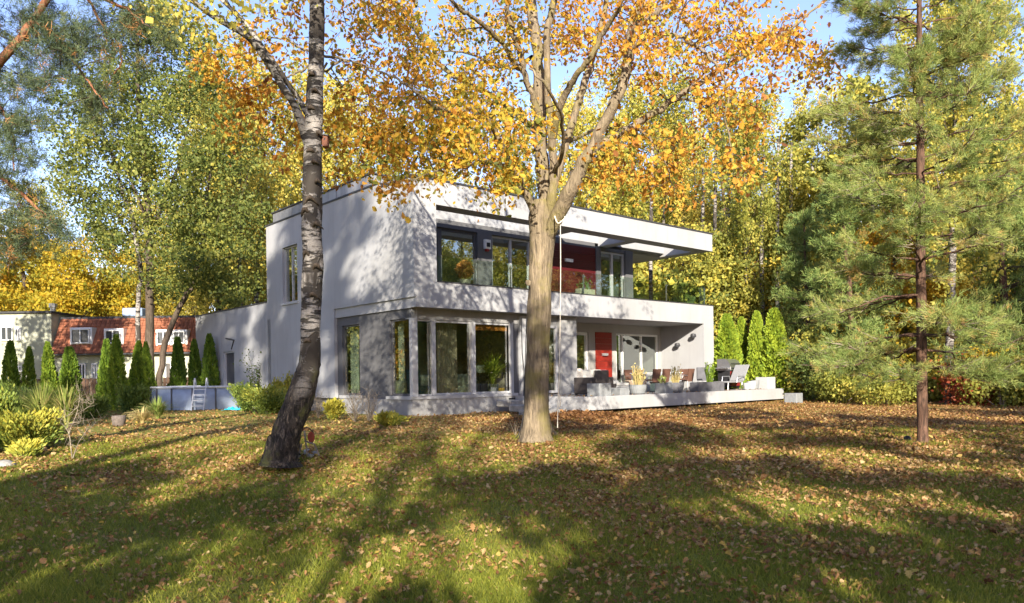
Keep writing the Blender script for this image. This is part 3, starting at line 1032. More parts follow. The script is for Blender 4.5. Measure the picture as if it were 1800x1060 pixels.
MT['soil'] = plain('garden_soil', (0.05, 0.035, 0.025), 0.95, vary=.3)


def wavy(name, label, cat, u0, u1, v, z0, z1, mat, amp=.04, per=.12, group=None):
    g = Geo()
    n = max(8, int((u1 - u0) / per * 6))
    s = np.linspace(u0, u1, n)
    y = v + amp * np.sin((s - u0) / per * 2 * np.pi) + .01 * np.sin(s * 31)
    V = []
    for z in (z0, z1):
        V += [[a, b, z] for a, b in zip(s, y)]
    for z in (z0, z1):
        V += [[a, b + .015, z] for a, b in zip(s, y)]
    k = np.arange(n - 1)
    f = np.concatenate([np.stack([k, k + 1, k + n + 1, k + n], 1), np.stack([k + 2 * n + 1, k + 2 * n, k + 3 * n, k + 3 * n + 1], 1)])
    c = np.array([(u0 + u1) / 2, v, z0])
    g.add(np.array(V) - c, [f])
    me = g.mesh(name, MT[mat], smooth=True)
    w = hp(*c)
    return link(name, me, None, w, HR, label=label, category=cat, group=group)


wavy('curtain', 'pale beige curtain gathered in the middle pane of the corner living room', 'curtain', 1.5, 2.3, .95, .52, 3.3, 'beige')
wavy('curtain', 'narrow pale green curtain beside the white corner post', 'curtain', .42, .72, .85, .52, 3.3, 'curtain', .03, .09)
o = wavy('curtain', 'pale green curtain in the narrow side window nearest the birch', 'curtain', 0, .55, 0, .52, 3.3, 'curtain', .03, .09)
o.location = hp(.45, 4.45, .52); o.rotation_euler = (0, 0, HR + math.pi / 2)
o = wavy('curtain', 'pale green curtain at the left edge of the wide side window', 'curtain', 0, .35, 0, .52, 3.3, 'curtain', .03, .09)
o.location = hp(.45, 1.45, .52); o.rotation_euler = (0, 0, HR + math.pi / 2)
bl = box('sunlit_patch', (-.78, .78, -.02, .02, -.5, 0), MT['orange'], None, label='orange blind added for the sunlit orange patch at the top of the right corner-room pane', category='insert')  # added panel, stands in for a sunlit orange patch seen in the glass
bl.location = hp(3.5, .66, 3.01); bl.rotation_euler = (0, 0, HR)

sofa = thing('sofa', 'pale green-grey sofa with its back to the living room glass', 'sofa', hp(1.9, 1.35, .5), HR)
box('backrest', (-1.35, 1.35, -.12, .12, .1, .78), MT['sofa'], sofa, .06)
box('seat', (-1.3, 1.3, .12, .95, .1, .42), MT['sofa'], sofa, .06)
for s in (-1, 1):
    box('armrest', (s * 1.36, s * 1.56, -.1, .95, .08, .6), MT['sofa'], sofa, .05)
arm = thing('armchair', 'blue-green armchair behind the wide side window', 'armchair', hp(.95, 1.3, .5), HR + math.pi / 2)
MT['teal'] = plain('teal_cloth', (0.10, 0.17, 0.17), .9)
box('seat', (-.5, .3, -.4, .4, .1, .42), MT['teal'], arm, .05)
box('backrest', (-.5, .3, .2, .42, .3, .95), MT['teal'], arm, .06)
lamp = thing('table_lamp', 'table lamp with square green-grey shade beside the potted palm', 'lamp', hp(3.35, 1.1, 1.02), HR)
g = Geo(); g_tube(g, [[0, 0, 0], [0, 0, .35]], .02, 8); g_lathe(g, [[.1, 0], [.1, .02]], 12)
link('stand', g.mesh('stand', MT['black']), lamp)
box('lamp_shade', (-.17, .17, -.17, .17, .3, .56), MT['curtain'], lamp, .01)
tb = thing('side_table', 'black side table carrying the lamp behind the glass', 'table', hp(3.35, 1.1, .5), HR)
box('table_top', (-.3, .3, -.25, .25, .48, .518), MT['black'], tb)
for a in (-.27, .27):
    for b in (-.22, .22):
        box('leg', (a - .02, a + .02, b - .02, b + .02, 0, .479), MT['black'], tb)


def blade_plant(name, label, cat, loc, n, L, w, mat, bend=.5, up=1.6, tint=.5, tv=.15, pot=None, parts=None):
    r = thing(name, label, cat, loc)
    g = Geo()
    for i in range(n):
        az = rng.random() * 6.283
        l = L * rng.uniform(.55, 1.1)
        d = np.array([math.cos(az), math.sin(az), 0])
        sp = rng.uniform(.15, 1.0) * bend
        k = 6
        t = np.linspace(0, 1, k)[:, None]
        path = d * sp * l * t ** 1.6 + np.array([0, 0, 1]) * l * (t * 1.0 - sp * .75 * t ** 2.4) + d * .04
        side = np.cross(d, [0, 0, 1.0])
        ww = (w * np.sin(np.clip(t * 2.6 + .4, 0, 3.1))) / 2
        V = np.concatenate([path - side * ww, path + side * ww + [0, 0, .004]])
        q = np.arange(k - 1)
        g.add(V, np.stack([q, q + 1, q + k + 1, q + k], 1), np.clip(tint + rng.normal(0, tv), 0, 1))
    link('foliage', g.mesh('foliage', MT[mat]), r, kind='stuff')
    return r


pl = blade_plant('potted_palm', 'bright green potted palm with arching leaves inside the corner window', 'plant', hp(3.75, .82, .92), 260, 1.2, .06, 'thuja', .7, tint=.9)
g = Geo(); g_lathe(g, [[.16, -.42], [.2, -.38], [.2, 0], [.17, 0], [.16, -.05]], 18)
link('pot', g.mesh('pot', MT['planter']), pl)
yp = thing('yellow_pot', 'small yellow pot on the floor beside the palm', 'pot', hp(4.12, .85, .5))
g = Geo(); g_lathe(g, [[.1, 0], [.15, .02], [.16, .28], [.13, .28], [.12, .2]], 16)
link('pot_body', g.mesh('pot_body', plain('yellow_glaze', (0.6, 0.36, 0.04), .4)), yp)

# ------------------------------------------------------------------ terrace
ter = thing('terrace', 'raised grey-boarded terrace with long white front edge above the lawn', 'terrace', (HX, HY, 0), HR)
boxes('front_edge', [(4.3, 16.45, -3.0, -2.85, .07, .5)], 'white', ter)
boxes('end_edge', [(16.35, 16.45, -2.85, 2.3, .07, .5)], 'white', ter)
boxes('end_edge', [(4.3, 4.4, -2.85, .28, .07, .5)], 'white', ter)
boxes('footing', [(4.6, 16.2, -2.6, .2, -.4, .30)], 'black', ter)
for k in range(21):
    v0 = -2.84 + k * .149
    boxes('deck_board', [(4.41, 16.34, v0, v0 + .142, .44, .482 + .002 * (k % 3))], 'deck', ter)
for k in range(13):
    v0 = .31 + k * .155
    boxes('deck_board', [(7.44, 15.15, v0, v0 + .148, .44, .482 + .002 * (k % 2))], 'deck', ter)
DK = .486


def planter(name, label, u, v, kind, w=.5, h=.4, mat='planter', group=None, z=DK):
    r = thing(name, label, 'planter', hp(u, v, z), HR, group)
    if kind == 'box':
        g = Geo()
        bevel_box(g, w / 2, w / 2 if kind == 'box' else w, h / 2, .012, (0, 0, h / 2))
        link('pot_body', g.mesh('pot_body', MT[mat]), r)
        box('soil', (-w / 2 + .04, w / 2 - .04, -w / 2 + .04, w / 2 - .04, h - .01, h + .004), MT['soil'], r)
    else:
        g = Geo()
        g_lathe(g, [[w * .32, 0], [w * .42, .04], [w * .5, h * .6], [w * .52, h], [w * .46, h], [w * .44, h * .85]], 22)
        link('pot_body', g.mesh('pot_body', MT[mat], smooth=False), r)
        g = Geo(); g_lathe(g, [[.001, h * .86], [w * .44, h * .86]], 18, caps=False)
        link('soil', g.mesh('soil', MT['soil']), r)
    return r


planter('planter', 'pale square planter at the left end of the terrace in front of the wicker armchair', 5.4, -2.62, 'box', .56, .42)
planter('planter', 'pale low square planter left of the yellow bamboo bowl', 6.45, -2.6, 'box', .46, .26)
planter('planter', 'grey round bowl planter under yellow bamboo canes', 7.45, -2.55, 'bowl', .6, .34)
planter('planter', 'pale square planter between the two yellow bamboo pots', 8.85, -2.6, 'box', .46, .36)
planter('planter', 'dark round planter under the second yellow bamboo, near the dining chairs', 9.6, -2.55, 'bowl', .6, .38, 'planter_dark')
tr_ = thing('planter_trough', 'long dark grey planter trough with upright green grass', 'planter', hp(11.6, -2.55, DK), HR)
box('pot_body', (-.85, .85, -.2, .2, 0, .36), MT['planter_dark'], tr_, .012)
box('soil', (-.81, .81, -.16, .16, .352, .365), MT['soil'], tr_)
planter('planter', 'small white round pot left of the grey pot at the terrace end', 14.45, -2.5, 'bowl', .3, .28, 'white_pot')
planter('planter', 'white round pot beside the tall white cube planter', 14.8, -2.5, 'bowl', .38, .34, 'white_pot')
planter('planter', 'small grey pot next to the white cube planter', 15.15, -2.45, 'bowl', .34, .38, 'planter')
planter('planter', 'white cube planter on the far right corner of the terrace', 15.8, -2.55, 'box', .58, .5, 'white_pot')
gp = on_ground(1395, 709)
r = planter('planter', 'grey cube planter standing on the lawn right of the terrace', 0, 0, 'box', .5, .42, 'planter')
r.location = gp - np.array([0, 0, .02])


def canes(label, u, v, z, h, n, spread, mat='reed', tint=.85, base_t=.9):
    r = thing('bamboo_plant', label, 'plant', hp(u, v, z), 0)
    g = Geo(); lf = Geo()
    for i in range(n):
        a = rng.random() * 6.28; q = spread * math.sqrt(rng.random())
        b = np.array([q * math.cos(a), q * math.sin(a), 0])
        e = b * 1.7 + np.array([rng.normal(0, .05), rng.normal(0, .05), h * rng.uniform(.6, 1.05)])
        g_tube(g, np.array([b, (b + e) / 2 + rng.normal(0, .015, 3), e]), [.014, .012, .006], 4, base_t, cap=False)
        m = 4
        P = b + (e - b) * rng.uniform(.35, 1.05, (m, 1)) + rng.normal(0, .02, (m, 3))
        leaves(lf, P, .065, OVAL, rng.normal(tint, .12, m), up=.2)
    link('cane', g.mesh('cane', MT[mat]), r, kind='stuff')
    link('foliage', lf.mesh('foliage', MT[mat]), r, kind='stuff')
    return r


canes('upright yellow bamboo canes in the grey bowl on the terrace edge', 7.45, -2.55, DK + .3, .72, 26, .13)
canes('yellow bamboo canes in the dark round planter near the dining chairs', 9.6, -2.55, DK + .3, .68, 22, .11)
canes('green grass tuft growing from the long dark trough', 11.75, -2.55, DK + .35, .75, 26, .13, 'thuja', .6, .5)
canes('small dry stalks in the pale planter between the bamboo pots', 8.85, -2.6, DK + .35, .3, 9, .15, 'reed', .5, .6)

# wicker armchair, back to the lawn
ac = thing('wicker_armchair', 'dark wicker armchair with its back to the lawn', 'armchair', hp(6.35, -1.5, DK), HR)
box('backrest', (-.33, .33, -.44, -.32, .2, .86), MT['wicker'], ac, .03)
box('seat', (-.4, .4, -.32, .38, .1, .4), MT['wicker'], ac, .03)
for s in (-1, 1):
    box('armrest', (s * .34, s * .58, -.44, .4, .05, .62), MT['wicker'], ac, .03)
box('cushion', (-.32, .32, -.3, .36, .402, .5), MT['cushion'], ac, .04)
for a in (-.5, .5):
    for b in (-.38, .34):
        box('leg', (a - .03, a + .03, b - .03, b + .03, 0, .049), MT['black'], ac)

ws = thing('terrace_sofa', 'long white-cushioned sofa against the terrace wall below the red panel', 'sofa', hp(9.65, 1.72, DK), HR)
box('base', (-1.35, 1.35, -.4, .4, .06, .3), MT['wicker'], ws, .02)
box('seat_cushion', (-1.33, 1.33, -.42, .3, .302, .46), MT['cushion'], ws, .05)
box('backrest', (-1.33, 1.33, .2, .42, .46, .92), MT['cushion'], ws, .07)
box('armrest', (-1.5, -1.36, -.4, .4, .06, .7), MT['wicker'], ws, .02)
bt = thing('blanket', 'white knitted throw hanging over the left back of the terrace sofa', 'blanket', hp(8.75, 1.72, DK + .93), HR)
g = Geo()
n, m = 14, 12
uu = np.linspace(-.42, .42, n); tt = np.linspace(0, 1, m)
V = []
for t in tt:
    if t < .35: y, z = .3 - t * 1.1, .02
    else: y, z = -.085 - .02 * math.sin(t * 7), .02 - (t - .35) * .9
    for u in uu:
        V.append([u + .02 * math.sin(t * 9 + u * 4), y - .02 * math.cos(u * 22) * t, z + .012 * math.sin(u * 25)])
q = (np.arange(m - 1)[:, None] * n + np.arange(n - 1)[None]).ravel()
g.add(np.array(V), np.stack([q, q + 1, q + n + 1, q + n], 1))
V2 = np.array(V) + [0, .02, .02]
g.add(V2, np.stack([q, q + n, q + n + 1, q + 1], 1))
link('blanket_cloth', g.mesh('blanket_cloth', MT['throw'], smooth=True), bt)
for u, c, lab in ((10.55, 'red_cush', 'small red patterned cushion at the right end of the terrace sofa'), (10.2, 'cushion', 'cream cushion propped beside the red cushion on the sofa')):
    if c == 'red_cush' and c not in MT:
        MT[c] = plain('red_cushion', (0.36, 0.09, 0.10), .9, vary=.5, scale=25)
    o = box('cushion', (-.2, .2, -.06, .06, -.2, .2), MT[c], None, .05, label=lab, category='cushion')
    o.location = hp(u, 1.78, DK + .72); o.rotation_euler = (-.25, 0, HR)
ds = thing('chaise', 'white low daybed beside the sofa with a beige fur throw', 'daybed', hp(10.75, .3, DK), HR)
box('base', (-.75, .95, -.35, .35, .0, .24), MT['white_pot'], ds, .02)
box('mattress', (-.74, .94, -.34, .34, .242, .38), MT['cushion'], ds, .05)
fr = thing('fur_throw', 'shaggy beige fur draped over the front of the white daybed', 'throw', hp(10.5, -.1, DK + .4), HR)
g = Geo()
n, m = 22, 9
V = []
for i in range(m):
    t = i / (m - 1)
    for j in range(n):
        u = -.55 + 1.1 * j / (n - 1)
        if t < .4: p = [u, .35 - t * .9, .03 + .02 * math.sin(u * 17 + t * 5)]
        else: p = [u + .03 * math.sin(t * 8), -.03 - .03 * math.sin(u * 20), .03 - (t - .4) * (.55 + .12 * math.sin(u * 11))]
        V.append(p)
q = (np.arange(m - 1)[:, None] * n + np.arange(n - 1)[None]).ravel()
V = np.array(V)
g.add(V, np.stack([q, q + 1, q + n + 1, q + n], 1))
g.add(V + [0, .03, .03], np.stack([q, q + n, q + n + 1, q + 1], 1))
link('fur_pelt', g.mesh('fur_pelt', MT['fur'], smooth=True), fr)

# dining table and chairs
dt = thing('dining_table', 'long terrace dining table with pale top under the balcony', 'table', hp(12.9, .85, DK), HR)
box('table_top', (-1.25, 1.25, -.45, .45, .72, .755), MT['frame_white'], dt, .008)
for a in (-1.15, 1.15):
    for b in (-.38, .38):
        box('leg', (a - .035, a + .035, b - .035, b + .035, 0, .719), MT['frame'], dt)
for s, (p0, p1) in enumerate([((-1.1, -.38), (1.1, -.38)), ((-1.1, .38), (1.1, .38))]):
    box('rail', (p0[0], p1[0], p0[1] - .015, p0[1] + .015, .64, .70), MT['frame'], dt)


def dining_chair():
    r = thing('dining_chair', 'brown rattan dining chair', 'chair')
    g = Geo(); bevel_box(g, .22, .23, .025, .015, (0, 0, .45)); link('seat', g.mesh('seat', MT['wood_dark']), r)
    g = Geo()
    V = []
    for i in range(6):
        t = i / 5
        for j in range(5):
            x = -.23 - .02 * t + (.46 + .04 * t) * j / 4
            V.append([x, -.22 - .10 * t - .02 * (1 - (x / .25) ** 2), .36 + .54 * t])
    V = np.array(V)
    q = (np.arange(5)[:, None] * 5 + np.arange(4)[None]).ravel()
    g.add(V, np.stack([q, q + 1, q + 6, q + 5], 1)); g.add(V + [0, .035, 0], np.stack([q, q + 5, q + 6, q + 1], 1))
    link('backrest', g.mesh('backrest', MT['wood_dark']), r)
    for a in (-.2, .2):
        for b in (-.22, .2):
            g = Geo(); g_tube(g, [[a, b, .43], [a * 1.05, b * 1.1, 0]], .015, 6)
            link('leg', g.mesh('leg', MT['metal']), r)
        g = Geo(); g_tube(g, [[a * 1.1, -.24, .62], [a * 1.15, .16, .64], [a * 1.1, .18, .44]], .014, 6)
        link('armrest', g.mesh('armrest', MT['metal']), r)
    return r


dc = dining_chair()
spots = [(11.45, .0, 0, 'brown dining chair with its back to the lawn, nearest the daybed'), (12.05, -.02, 0, 'second brown dining chair from the daybed, its back to the lawn'),
         (13.75, .0, .1, 'brown dining chair at the right front of the table, beside the white wall'), (12.3, 1.62, math.pi, 'brown dining chair behind the table, facing the lawn, left of centre'),
         (13.0, 1.62, math.pi, 'brown dining chair behind the middle of the table, facing the lawn'), (14.45, .75, math.pi / 2, 'brown dining chair at the right head of the table')]
for i, (u, v, a, lab) in enumerate(spots):
    c = dc if i == 0 else copy_tree(dc)
    c.location = hp(u, v, DK); c.rotation_euler = (0, 0, HR + a)
    c['label'] = lab; c['group'] = 'dining chairs round the terrace table'
o = thing('lantern', 'small pale green lantern standing left of the dining chairs', 'lantern', hp(10.95, -.55, DK), HR)
box('lantern_glass', (-.13, .13, -.13, .13, .02, .34), plain('green_glass', (0.34, 0.45, 0.33), .3), o, .02)
box('lid', (-.15, .15, -.15, .15, .342, .37), MT['black'], o, .01)
box('base', (-.15, .15, -.15, .15, 0, .018), MT['black'], o)

# barbecue
bq = thing('barbecue', 'stainless gas barbecue with domed lid and dark red doors', 'barbecue', hp(15.5, -1.0, DK), HR + .1)
g = Geo()
th_ = np.linspace(0, math.pi * .5, 7)
prof = [(-.3, .98)] + [(-.3 * math.cos(t), .98 + .32 * math.sin(t)) for t in th_] + [(.3, 1.30), (.3, .98)]
V = [[x, y, z] for x in (-.48, .48) for y, z in prof]
k = len(prof); q = np.arange(k - 1)
g.add(np.array(V), [np.stack([q, q + 1, q + k + 1, q + k], 1), np.array([list(range(k))[::-1], list(range(k, 2 * k))])])
link('lid', g.mesh('lid', MT['metal']), bq)
box('control_panel', (-.5, .5, -.34, .3, .80, .978), MT['metal'], bq, .01)
for k in range(6):
    g = Geo(); g_tube(g, [[-.4 + k * .16, -.342, .89], [-.4 + k * .16, -.38, .89]], .028, 10); link('knob', g.mesh('knob', MT['black']), bq)
g = Geo(); g_tube(g, [[-.4, -.31, 1.1], [-.4, -.36, 1.1], [.4, -.36, 1.1], [.4, -.31, 1.1]], .014, 6); link('lid_handle', g.mesh('lid_handle', MT['black']), bq)
box('cabinet', (-.46, .46, -.28, .28, .1, .798), MT['black'], bq, .01)
MT['dkred'] = plain('dark_red_enamel', (0.20, 0.02, 0.025), .3)
box('door', (-.44, -.01, -.30, -.282, .14, .76), MT['dkred'], bq, .006)
box('door', (.01, .44, -.30, -.282, .14, .76), MT['dkred'], bq, .006)
for s in (-1, 1):
    box('side_shelf', (s * .502, s * .82, -.26, .26, .88, .92), MT['metal'], bq, .006)
    for b in (-.22, .22):
        g = Geo(); g_tube(g, [[s * .4 - .02, b, .055], [s * .4 + .02, b, .055]], .05, 12); link('castor', g.mesh('castor', MT['black']), bq)

# sun lounger with raised back
sl = thing('sun_lounger', 'pale grey sun lounger with raised back near the barbecue', 'sun lounger', hp(14.3, -1.9, DK), HR + .05)
MT['lounge'] = plain('pale_grey_mesh', (0.22, 0.22, 0.225), .8, vary=.2, scale=30)
box('seat', (-.9, .35, -.32, .32, .30, .36), MT['lounge'], sl, .02)
o = box('backrest', (0, .85, -.32, .32, -.03, .03), MT['lounge'], sl, .02); o.location = (.36 + .28, 0, .36 + .33); o.rotation_euler = (0, -math.radians(52), 0)
for a in (-.8, .3):
    for b in (-.3, .3):
        g = Geo(); g_tube(g, [[a, b, .3], [a - .05, b, 0]], .018, 6); link('leg', g.mesh('leg', MT['metal']), sl)
for b in (-.34, .34):
    g = Geo(); g_tube(g, [[-.2, b, .31], [-.15, b, .55], [.4, b, .56], [.45, b, .4]], .018, 6); link('armrest', g.mesh('armrest', MT['metal']), sl)
gc = thing('garden_chair', 'grey cushioned garden chair against the white terrace wall end', 'chair', hp(13.6, -1.1, DK), HR - .5)
box('seat', (-.26, .26, -.26, .26, .4, .48), MT['planter_dark'], gc, .03)
box('backrest', (-.26, .26, .2, .28, .45, .95), MT['planter_dark'], gc, .03)
for a in (-.22, .22):
    for b in (-.22, .22):
        g = Geo(); g_tube(g, [[a, b, .4], [a * 1.1, b * 1.1, 0]], .014, 6); link('leg', g.mesh('leg', MT['metal']), gc)

# balcony pots
bp = thing('planter', 'pale stone trough with dry stalks on the balcony before the red boards', 'planter', hp(8.15, .5, 4.06), HR)
box('pot_body', (-.42, .42, -.14, .14, 0, .40), plain('sand_stone', (0.42, 0.36, 0.26), .9), bp, .015)
c = canes('thin dry stalks rising from the stone trough on the balcony', 8.15, .5, 4.44, .4, 14, .2, 'reed', .2, .3)
bs = thing('balcony_shrub', 'round brown-leaved shrub in a stone pot behind the balcony glass', 'plant', hp(2.35, .5, 4.06))
g = Geo(); g_lathe(g, [[.14, 0], [.2, .3], [.2, .34], [.16, .34]], 16); link('pot', g.mesh('pot', plain('sand_pot', (0.42, 0.36, 0.26), .9)), bs)
g = Geo(); leaves(g, in_ellipsoid(900, (0, 0, .68), (.3, .3, .3), .3), .06, OVAL, rng.uniform(.8, 1, 900)); link('foliage', g.mesh('foliage', MT['oak_leaf']), bs, kind='stuff')

# garden steps beside the terrace
MT['stone'] = plain('grey_garden_stone', (0.27, 0.26, 0.24), .9, vary=.3, scale=5, bump=.01)
for i, (u, v, z, w, lab) in enumerate([(3.55, -1.9, .0, 1.5, 'lower flat stone step left of the terrace'), (3.7, -1.1, .14, 1.2, 'middle flat stone step left of the terrace'), (3.75, -.35, .28, 1.15, 'upper stone step against the house wall')]):
    o = box('stone_step', (-w / 2, w / 2, -.36, .36, -.1, .12), MT['stone'], None, .03, label=lab, category='step', group='stone steps up to the terrace')
    o.location = hp(u, v, z); o.rotation_euler = (0, 0, HR + .03 * i)

# ------------------------------------------------------------------ pool
pc = on_ground(325, 722) + np.array([0, 2.4, 0])
PX, PY = float(pc[0]), float(pc[1])
PZ = float(gz(PX, PY))
PR = 2.28
pool = thing('garden_pool', 'round above-ground pool with blue-grey walls and white top rail', 'pool', (PX, PY, PZ))
g = Geo()
ns_ = 48
th_ = np.linspace(0, 2 * math.pi, ns_, endpoint=False)
g_lathe(g, [[PR, 0], [PR + .02, .3], [PR, .93], [PR - .03, .93], [PR - .03, 0.02]], ns_, caps=False)
link('pool_wall', g.mesh('pool_wall', MT['steel_blue'], smooth=True), pool)
g = Geo(); g_lathe(g, [[.01, .78], [PR - .04, .78]], ns_, caps=False)
MT['water'] = M('pool_water'); MT['water'] = MT['water'].done(MT['water'].bsdf((0.08, 0.25, 0.28), .05, spec=.5))
link('pool_water', g.mesh('pool_water', MT['water']), pool)
MT['rail_paint'] = plain('pale_rail_paint', (0.55, 0.56, 0.58), .4, vary=.1)
for k in range(16):
    a0, a1 = k * math.pi / 8, (k + 1) * math.pi / 8 - .01
    g = Geo()
    t = np.linspace(a0, a1, 5)
    g_tube(g, np.stack([(PR + .02) * np.cos(t), (PR + .02) * np.sin(t), np.full(5, .955)], 1), .05, 6)
    link('top_rail', g.mesh('top_rail', MT['rail_paint']), pool)
    g = Geo()
    c, s = math.cos(a0 + .12), math.sin(a0 + .12)
    g_tube(g, [[(PR + .06) * c, (PR + .06) * s, 0], [(PR + .045) * c, (PR + .045) * s, .92]], .033, 6)
    link('pool_post', g.mesh('pool_post', MT['frame_dark'] if False else plain('slate_post', (0.16, 0.19, 0.25), .5) if k == 0 and 'slate' not in MT else MT.get('slate', MT['frame_dark'])), pool)
ld = thing('pool_ladder', 'white A-frame ladder straddling the near side of the pool wall', 'ladder', (PX + .62, PY - PR + .03, PZ), 0.12)
for s in (-.24, .24):
    g = Geo()
    g_tube(g, smooth_path([[s, -.55, 0], [s, -.16, .9], [s, -.05, 1.28], [s, .08, 1.3], [s, .14, 1.1], [s, .2, .85]], 14), .026, 6)
    link('side_rail', g.mesh('side_rail', MT['rail_paint']), ld)
for k in range(4):
    t = .16 + k * .23
    box('rung', (-.22, .22, -.56 + t * .42, -.47 + t * .42, t, t + .035), MT['rail_paint'], ld)
o = thing('tarpaulin', 'crumpled bright turquoise tarpaulin lying beside the pool', 'tarpaulin', on_ground(414, 722))
g = Geo(); n = 12
V = np.array([[.9 * (i / 11 - .5) + rng.normal(0, .03), .6 * (j / 11 - .5), .03 + .2 * rng.random() * math.exp(-((i - 5) ** 2 + (j - 5) ** 2) / 18)] for j in range(n) for i in range(n)])
q = (np.arange(n - 1)[:, None] * n + np.arange(n - 1)[None]).ravel()
g.add(V, np.stack([q, q + 1, q + n + 1, q + n], 1))
link('sheet', g.mesh('sheet', plain('turquoise_plastic', (0.01, 0.35, 0.48), .4)), o)

# ------------------------------------------------------------------ neighbouring houses on the left
MT['cream'] = stucco('cream_render', (0.40, 0.41, 0.32), .2)
MT['tile'] = None
m = M('red_roof_tile')
c = m.n('ShaderNodeNewGeometry').outputs['Position']
m_ = m.ramp([(0.3, (0.20, 0.07, 0.04)), (0.7, (0.33, 0.13, 0.07))], m.noise(2.5, 4, .6, c))
MT['tile'] = m.done(m.bsdf(m_, .75, spec=.2))
NY = 48.0
a0 = at(-60, 640, NY); a1 = at(91, 640, NY); a2 = at(346, 640, NY)


def far_window(parent, x0, x1, z0, z1, y=0.0, mul=1):
    g = Geo(); f = .07
    for b in ((x0, x0 + f, z0, z1), (x1 - f, x1, z0, z1), (x0 + f, x1 - f, z0, z0 + f), (x0 + f, x1 - f, z1 - f, z1)):
        g_box(g, b[0], b[1], y - .12, y + .02, b[2], b[3])
    for k in range(mul):
        xm = x0 + (x1 - x0) * (k + 1) / (mul + 1)
        g_box(g, xm - f / 2, xm + f / 2, y - .12, y + .02, z0 + f, z1 - f)
    w = link('window', g.mesh('window', MT['frame_white']), parent)
    g = Geo(); g_box(g, x0 + f, x1 - f, y - .05, y - .03, z0 + f, z1 - f)
    link('pane', g.mesh('pane', MT['far_glass']), w)


mm = M('far_window_glass'); MT['far_glass'] = mm.done(mm.bsdf((0.05, 0.055, 0.06), .05, spec=.8))
n1 = thing('cream_house', 'cream rendered neighbour house at the far left behind the conifers', 'house', (a0[0], NY, -.1))
w = a1[0] - a0[0]
box('wall', (0, w, 0, 8, 0, 5.75), MT['cream'], n1)
box('roof', (-.1, w + .1, -.15, 8, 5.752, 5.88), MT['flash'], n1)
for (p0, p1, q0, q1) in ((3, 24, 574, 599), (29, 38, 576, 599), (30, 40, 643, 654), (-40, -15, 574, 599)):
    A, B = at(p0, q1, NY), at(p1, q0, NY)
    far_window(n1, A[0] - a0[0], B[0] - a0[0], A[2] + .1, B[2] + .1)
g = Geo(); xx = at(86, 600, NY)[0] - a0[0]
g_tube(g, [[xx, .5, 5.7], [xx, .5, 6.15]], .16, 10); g_tube(g, [[xx, .5, 6.15], [xx, .5, 6.4]], .24, 10)
link('chimney', g.mesh('chimney', MT['metal']), n1)
n2 = thing('row_house', 'neighbour row house with red tiled mansard and cream ground floor', 'house', (a1[0] + .1, NY, -.1))
w = a2[0] - a1[0] + 6
box('wall', (0, w, 0, 8, 0, 3.1), MT['cream'], n2)
box('roof_deck', (-.05, w + .05, .9, 8, 5.4, 5.55), MT['flash'], n2)
box('eaves', (-.05, w + .05, -.4, -.0, 3.02, 3.12), MT['flash'], n2)
rows = 9
wins = []
for (p0, p1, q0, q1) in ((126, 158, 578, 604), (186, 213, 580, 604), (278, 300, 582, 606), (306, 326, 582, 604)):
    A, B = at(p0, q1, NY), at(p1, q0, NY)
    wins.append((A[0] - a1[0] - .1, B[0] - a1[0] - .1, A[2] + .1, B[2] + .1))
g = Geo()
g.add(np.array([[0, -.3, 3.12], [w, -.3, 3.12], [w, .95, 5.4], [0, .95, 5.4], [0, .95, 3.12], [w, .95, 3.12]]), [np.array([[0, 1, 2, 3], [5, 4, 3, 2]]), np.array([[0, 3, 4], [1, 5, 2]])])
link('mansard', g.mesh('mansard', MT['tile']), n2)
# tile courses: real overlapping rows of small pantiles, joined
g = Geo()
for r_ in range(13):
    t0 = r_ / 13; t1 = (r_ + 1.12) / 13
    y0, z0 = -.3 + 1.25 * t0, 3.12 + 2.28 * t0
    y1, z1 = -.3 + 1.25 * t1, 3.12 + 2.28 * t1
    nx = int(w / .3)
    x = np.arange(nx) * .3
    for k in range(nx):
        zc = (z0 + z1) / 2
        if any(a - .3 < x[k] < b + .1 and c_ - .2 < zc < d_ + .15 for a, b, c_, d_ in wins):
            continue
        V = [[x[k], y0 - .07, z0 + .03], [x[k] + .14, y0 - .11, z0 + .04], [x[k] + .28, y0 - .07, z0 + .03], [x[k], y1 - .03, z1], [x[k] + .14, y1 - .07, z1 + .02], [x[k] + .28, y1 - .03, z1]]
        g.add(np.array(V), np.array([[0, 1, 4, 3], [1, 2, 5, 4]]))
link('roof_tiles', g.mesh('roof_tiles', MT['tile']), n2, kind='stuff')
for (x0, x1, z0, z1) in wins:
    yy = -.35 + (z0 - 3.12) * .55
    box('dormer', (x0 - .12, x1 + .12, yy + .02, 1.2, z0 - .1, z1 + .1), MT['frame_white'], n2)
    far_window(n2, x0, x1, z0, z1, yy)
for (p0, p1) in ((140, 152), (163, 172), (292, 312)):
    A, B = at(p0, 665, NY), at(p1, 640, NY)
    far_window(n2, A[0] - a1[0] - .1, B[0] - a1[0] - .1, 1.0, 2.5, -.02)
box('roof_box', (3.9, 5.2, 1.0, 2.2, 5.55, 6.1), plain('blue_roof_cabinet', (0.25, 0.32, 0.45), .6), n2, .05)

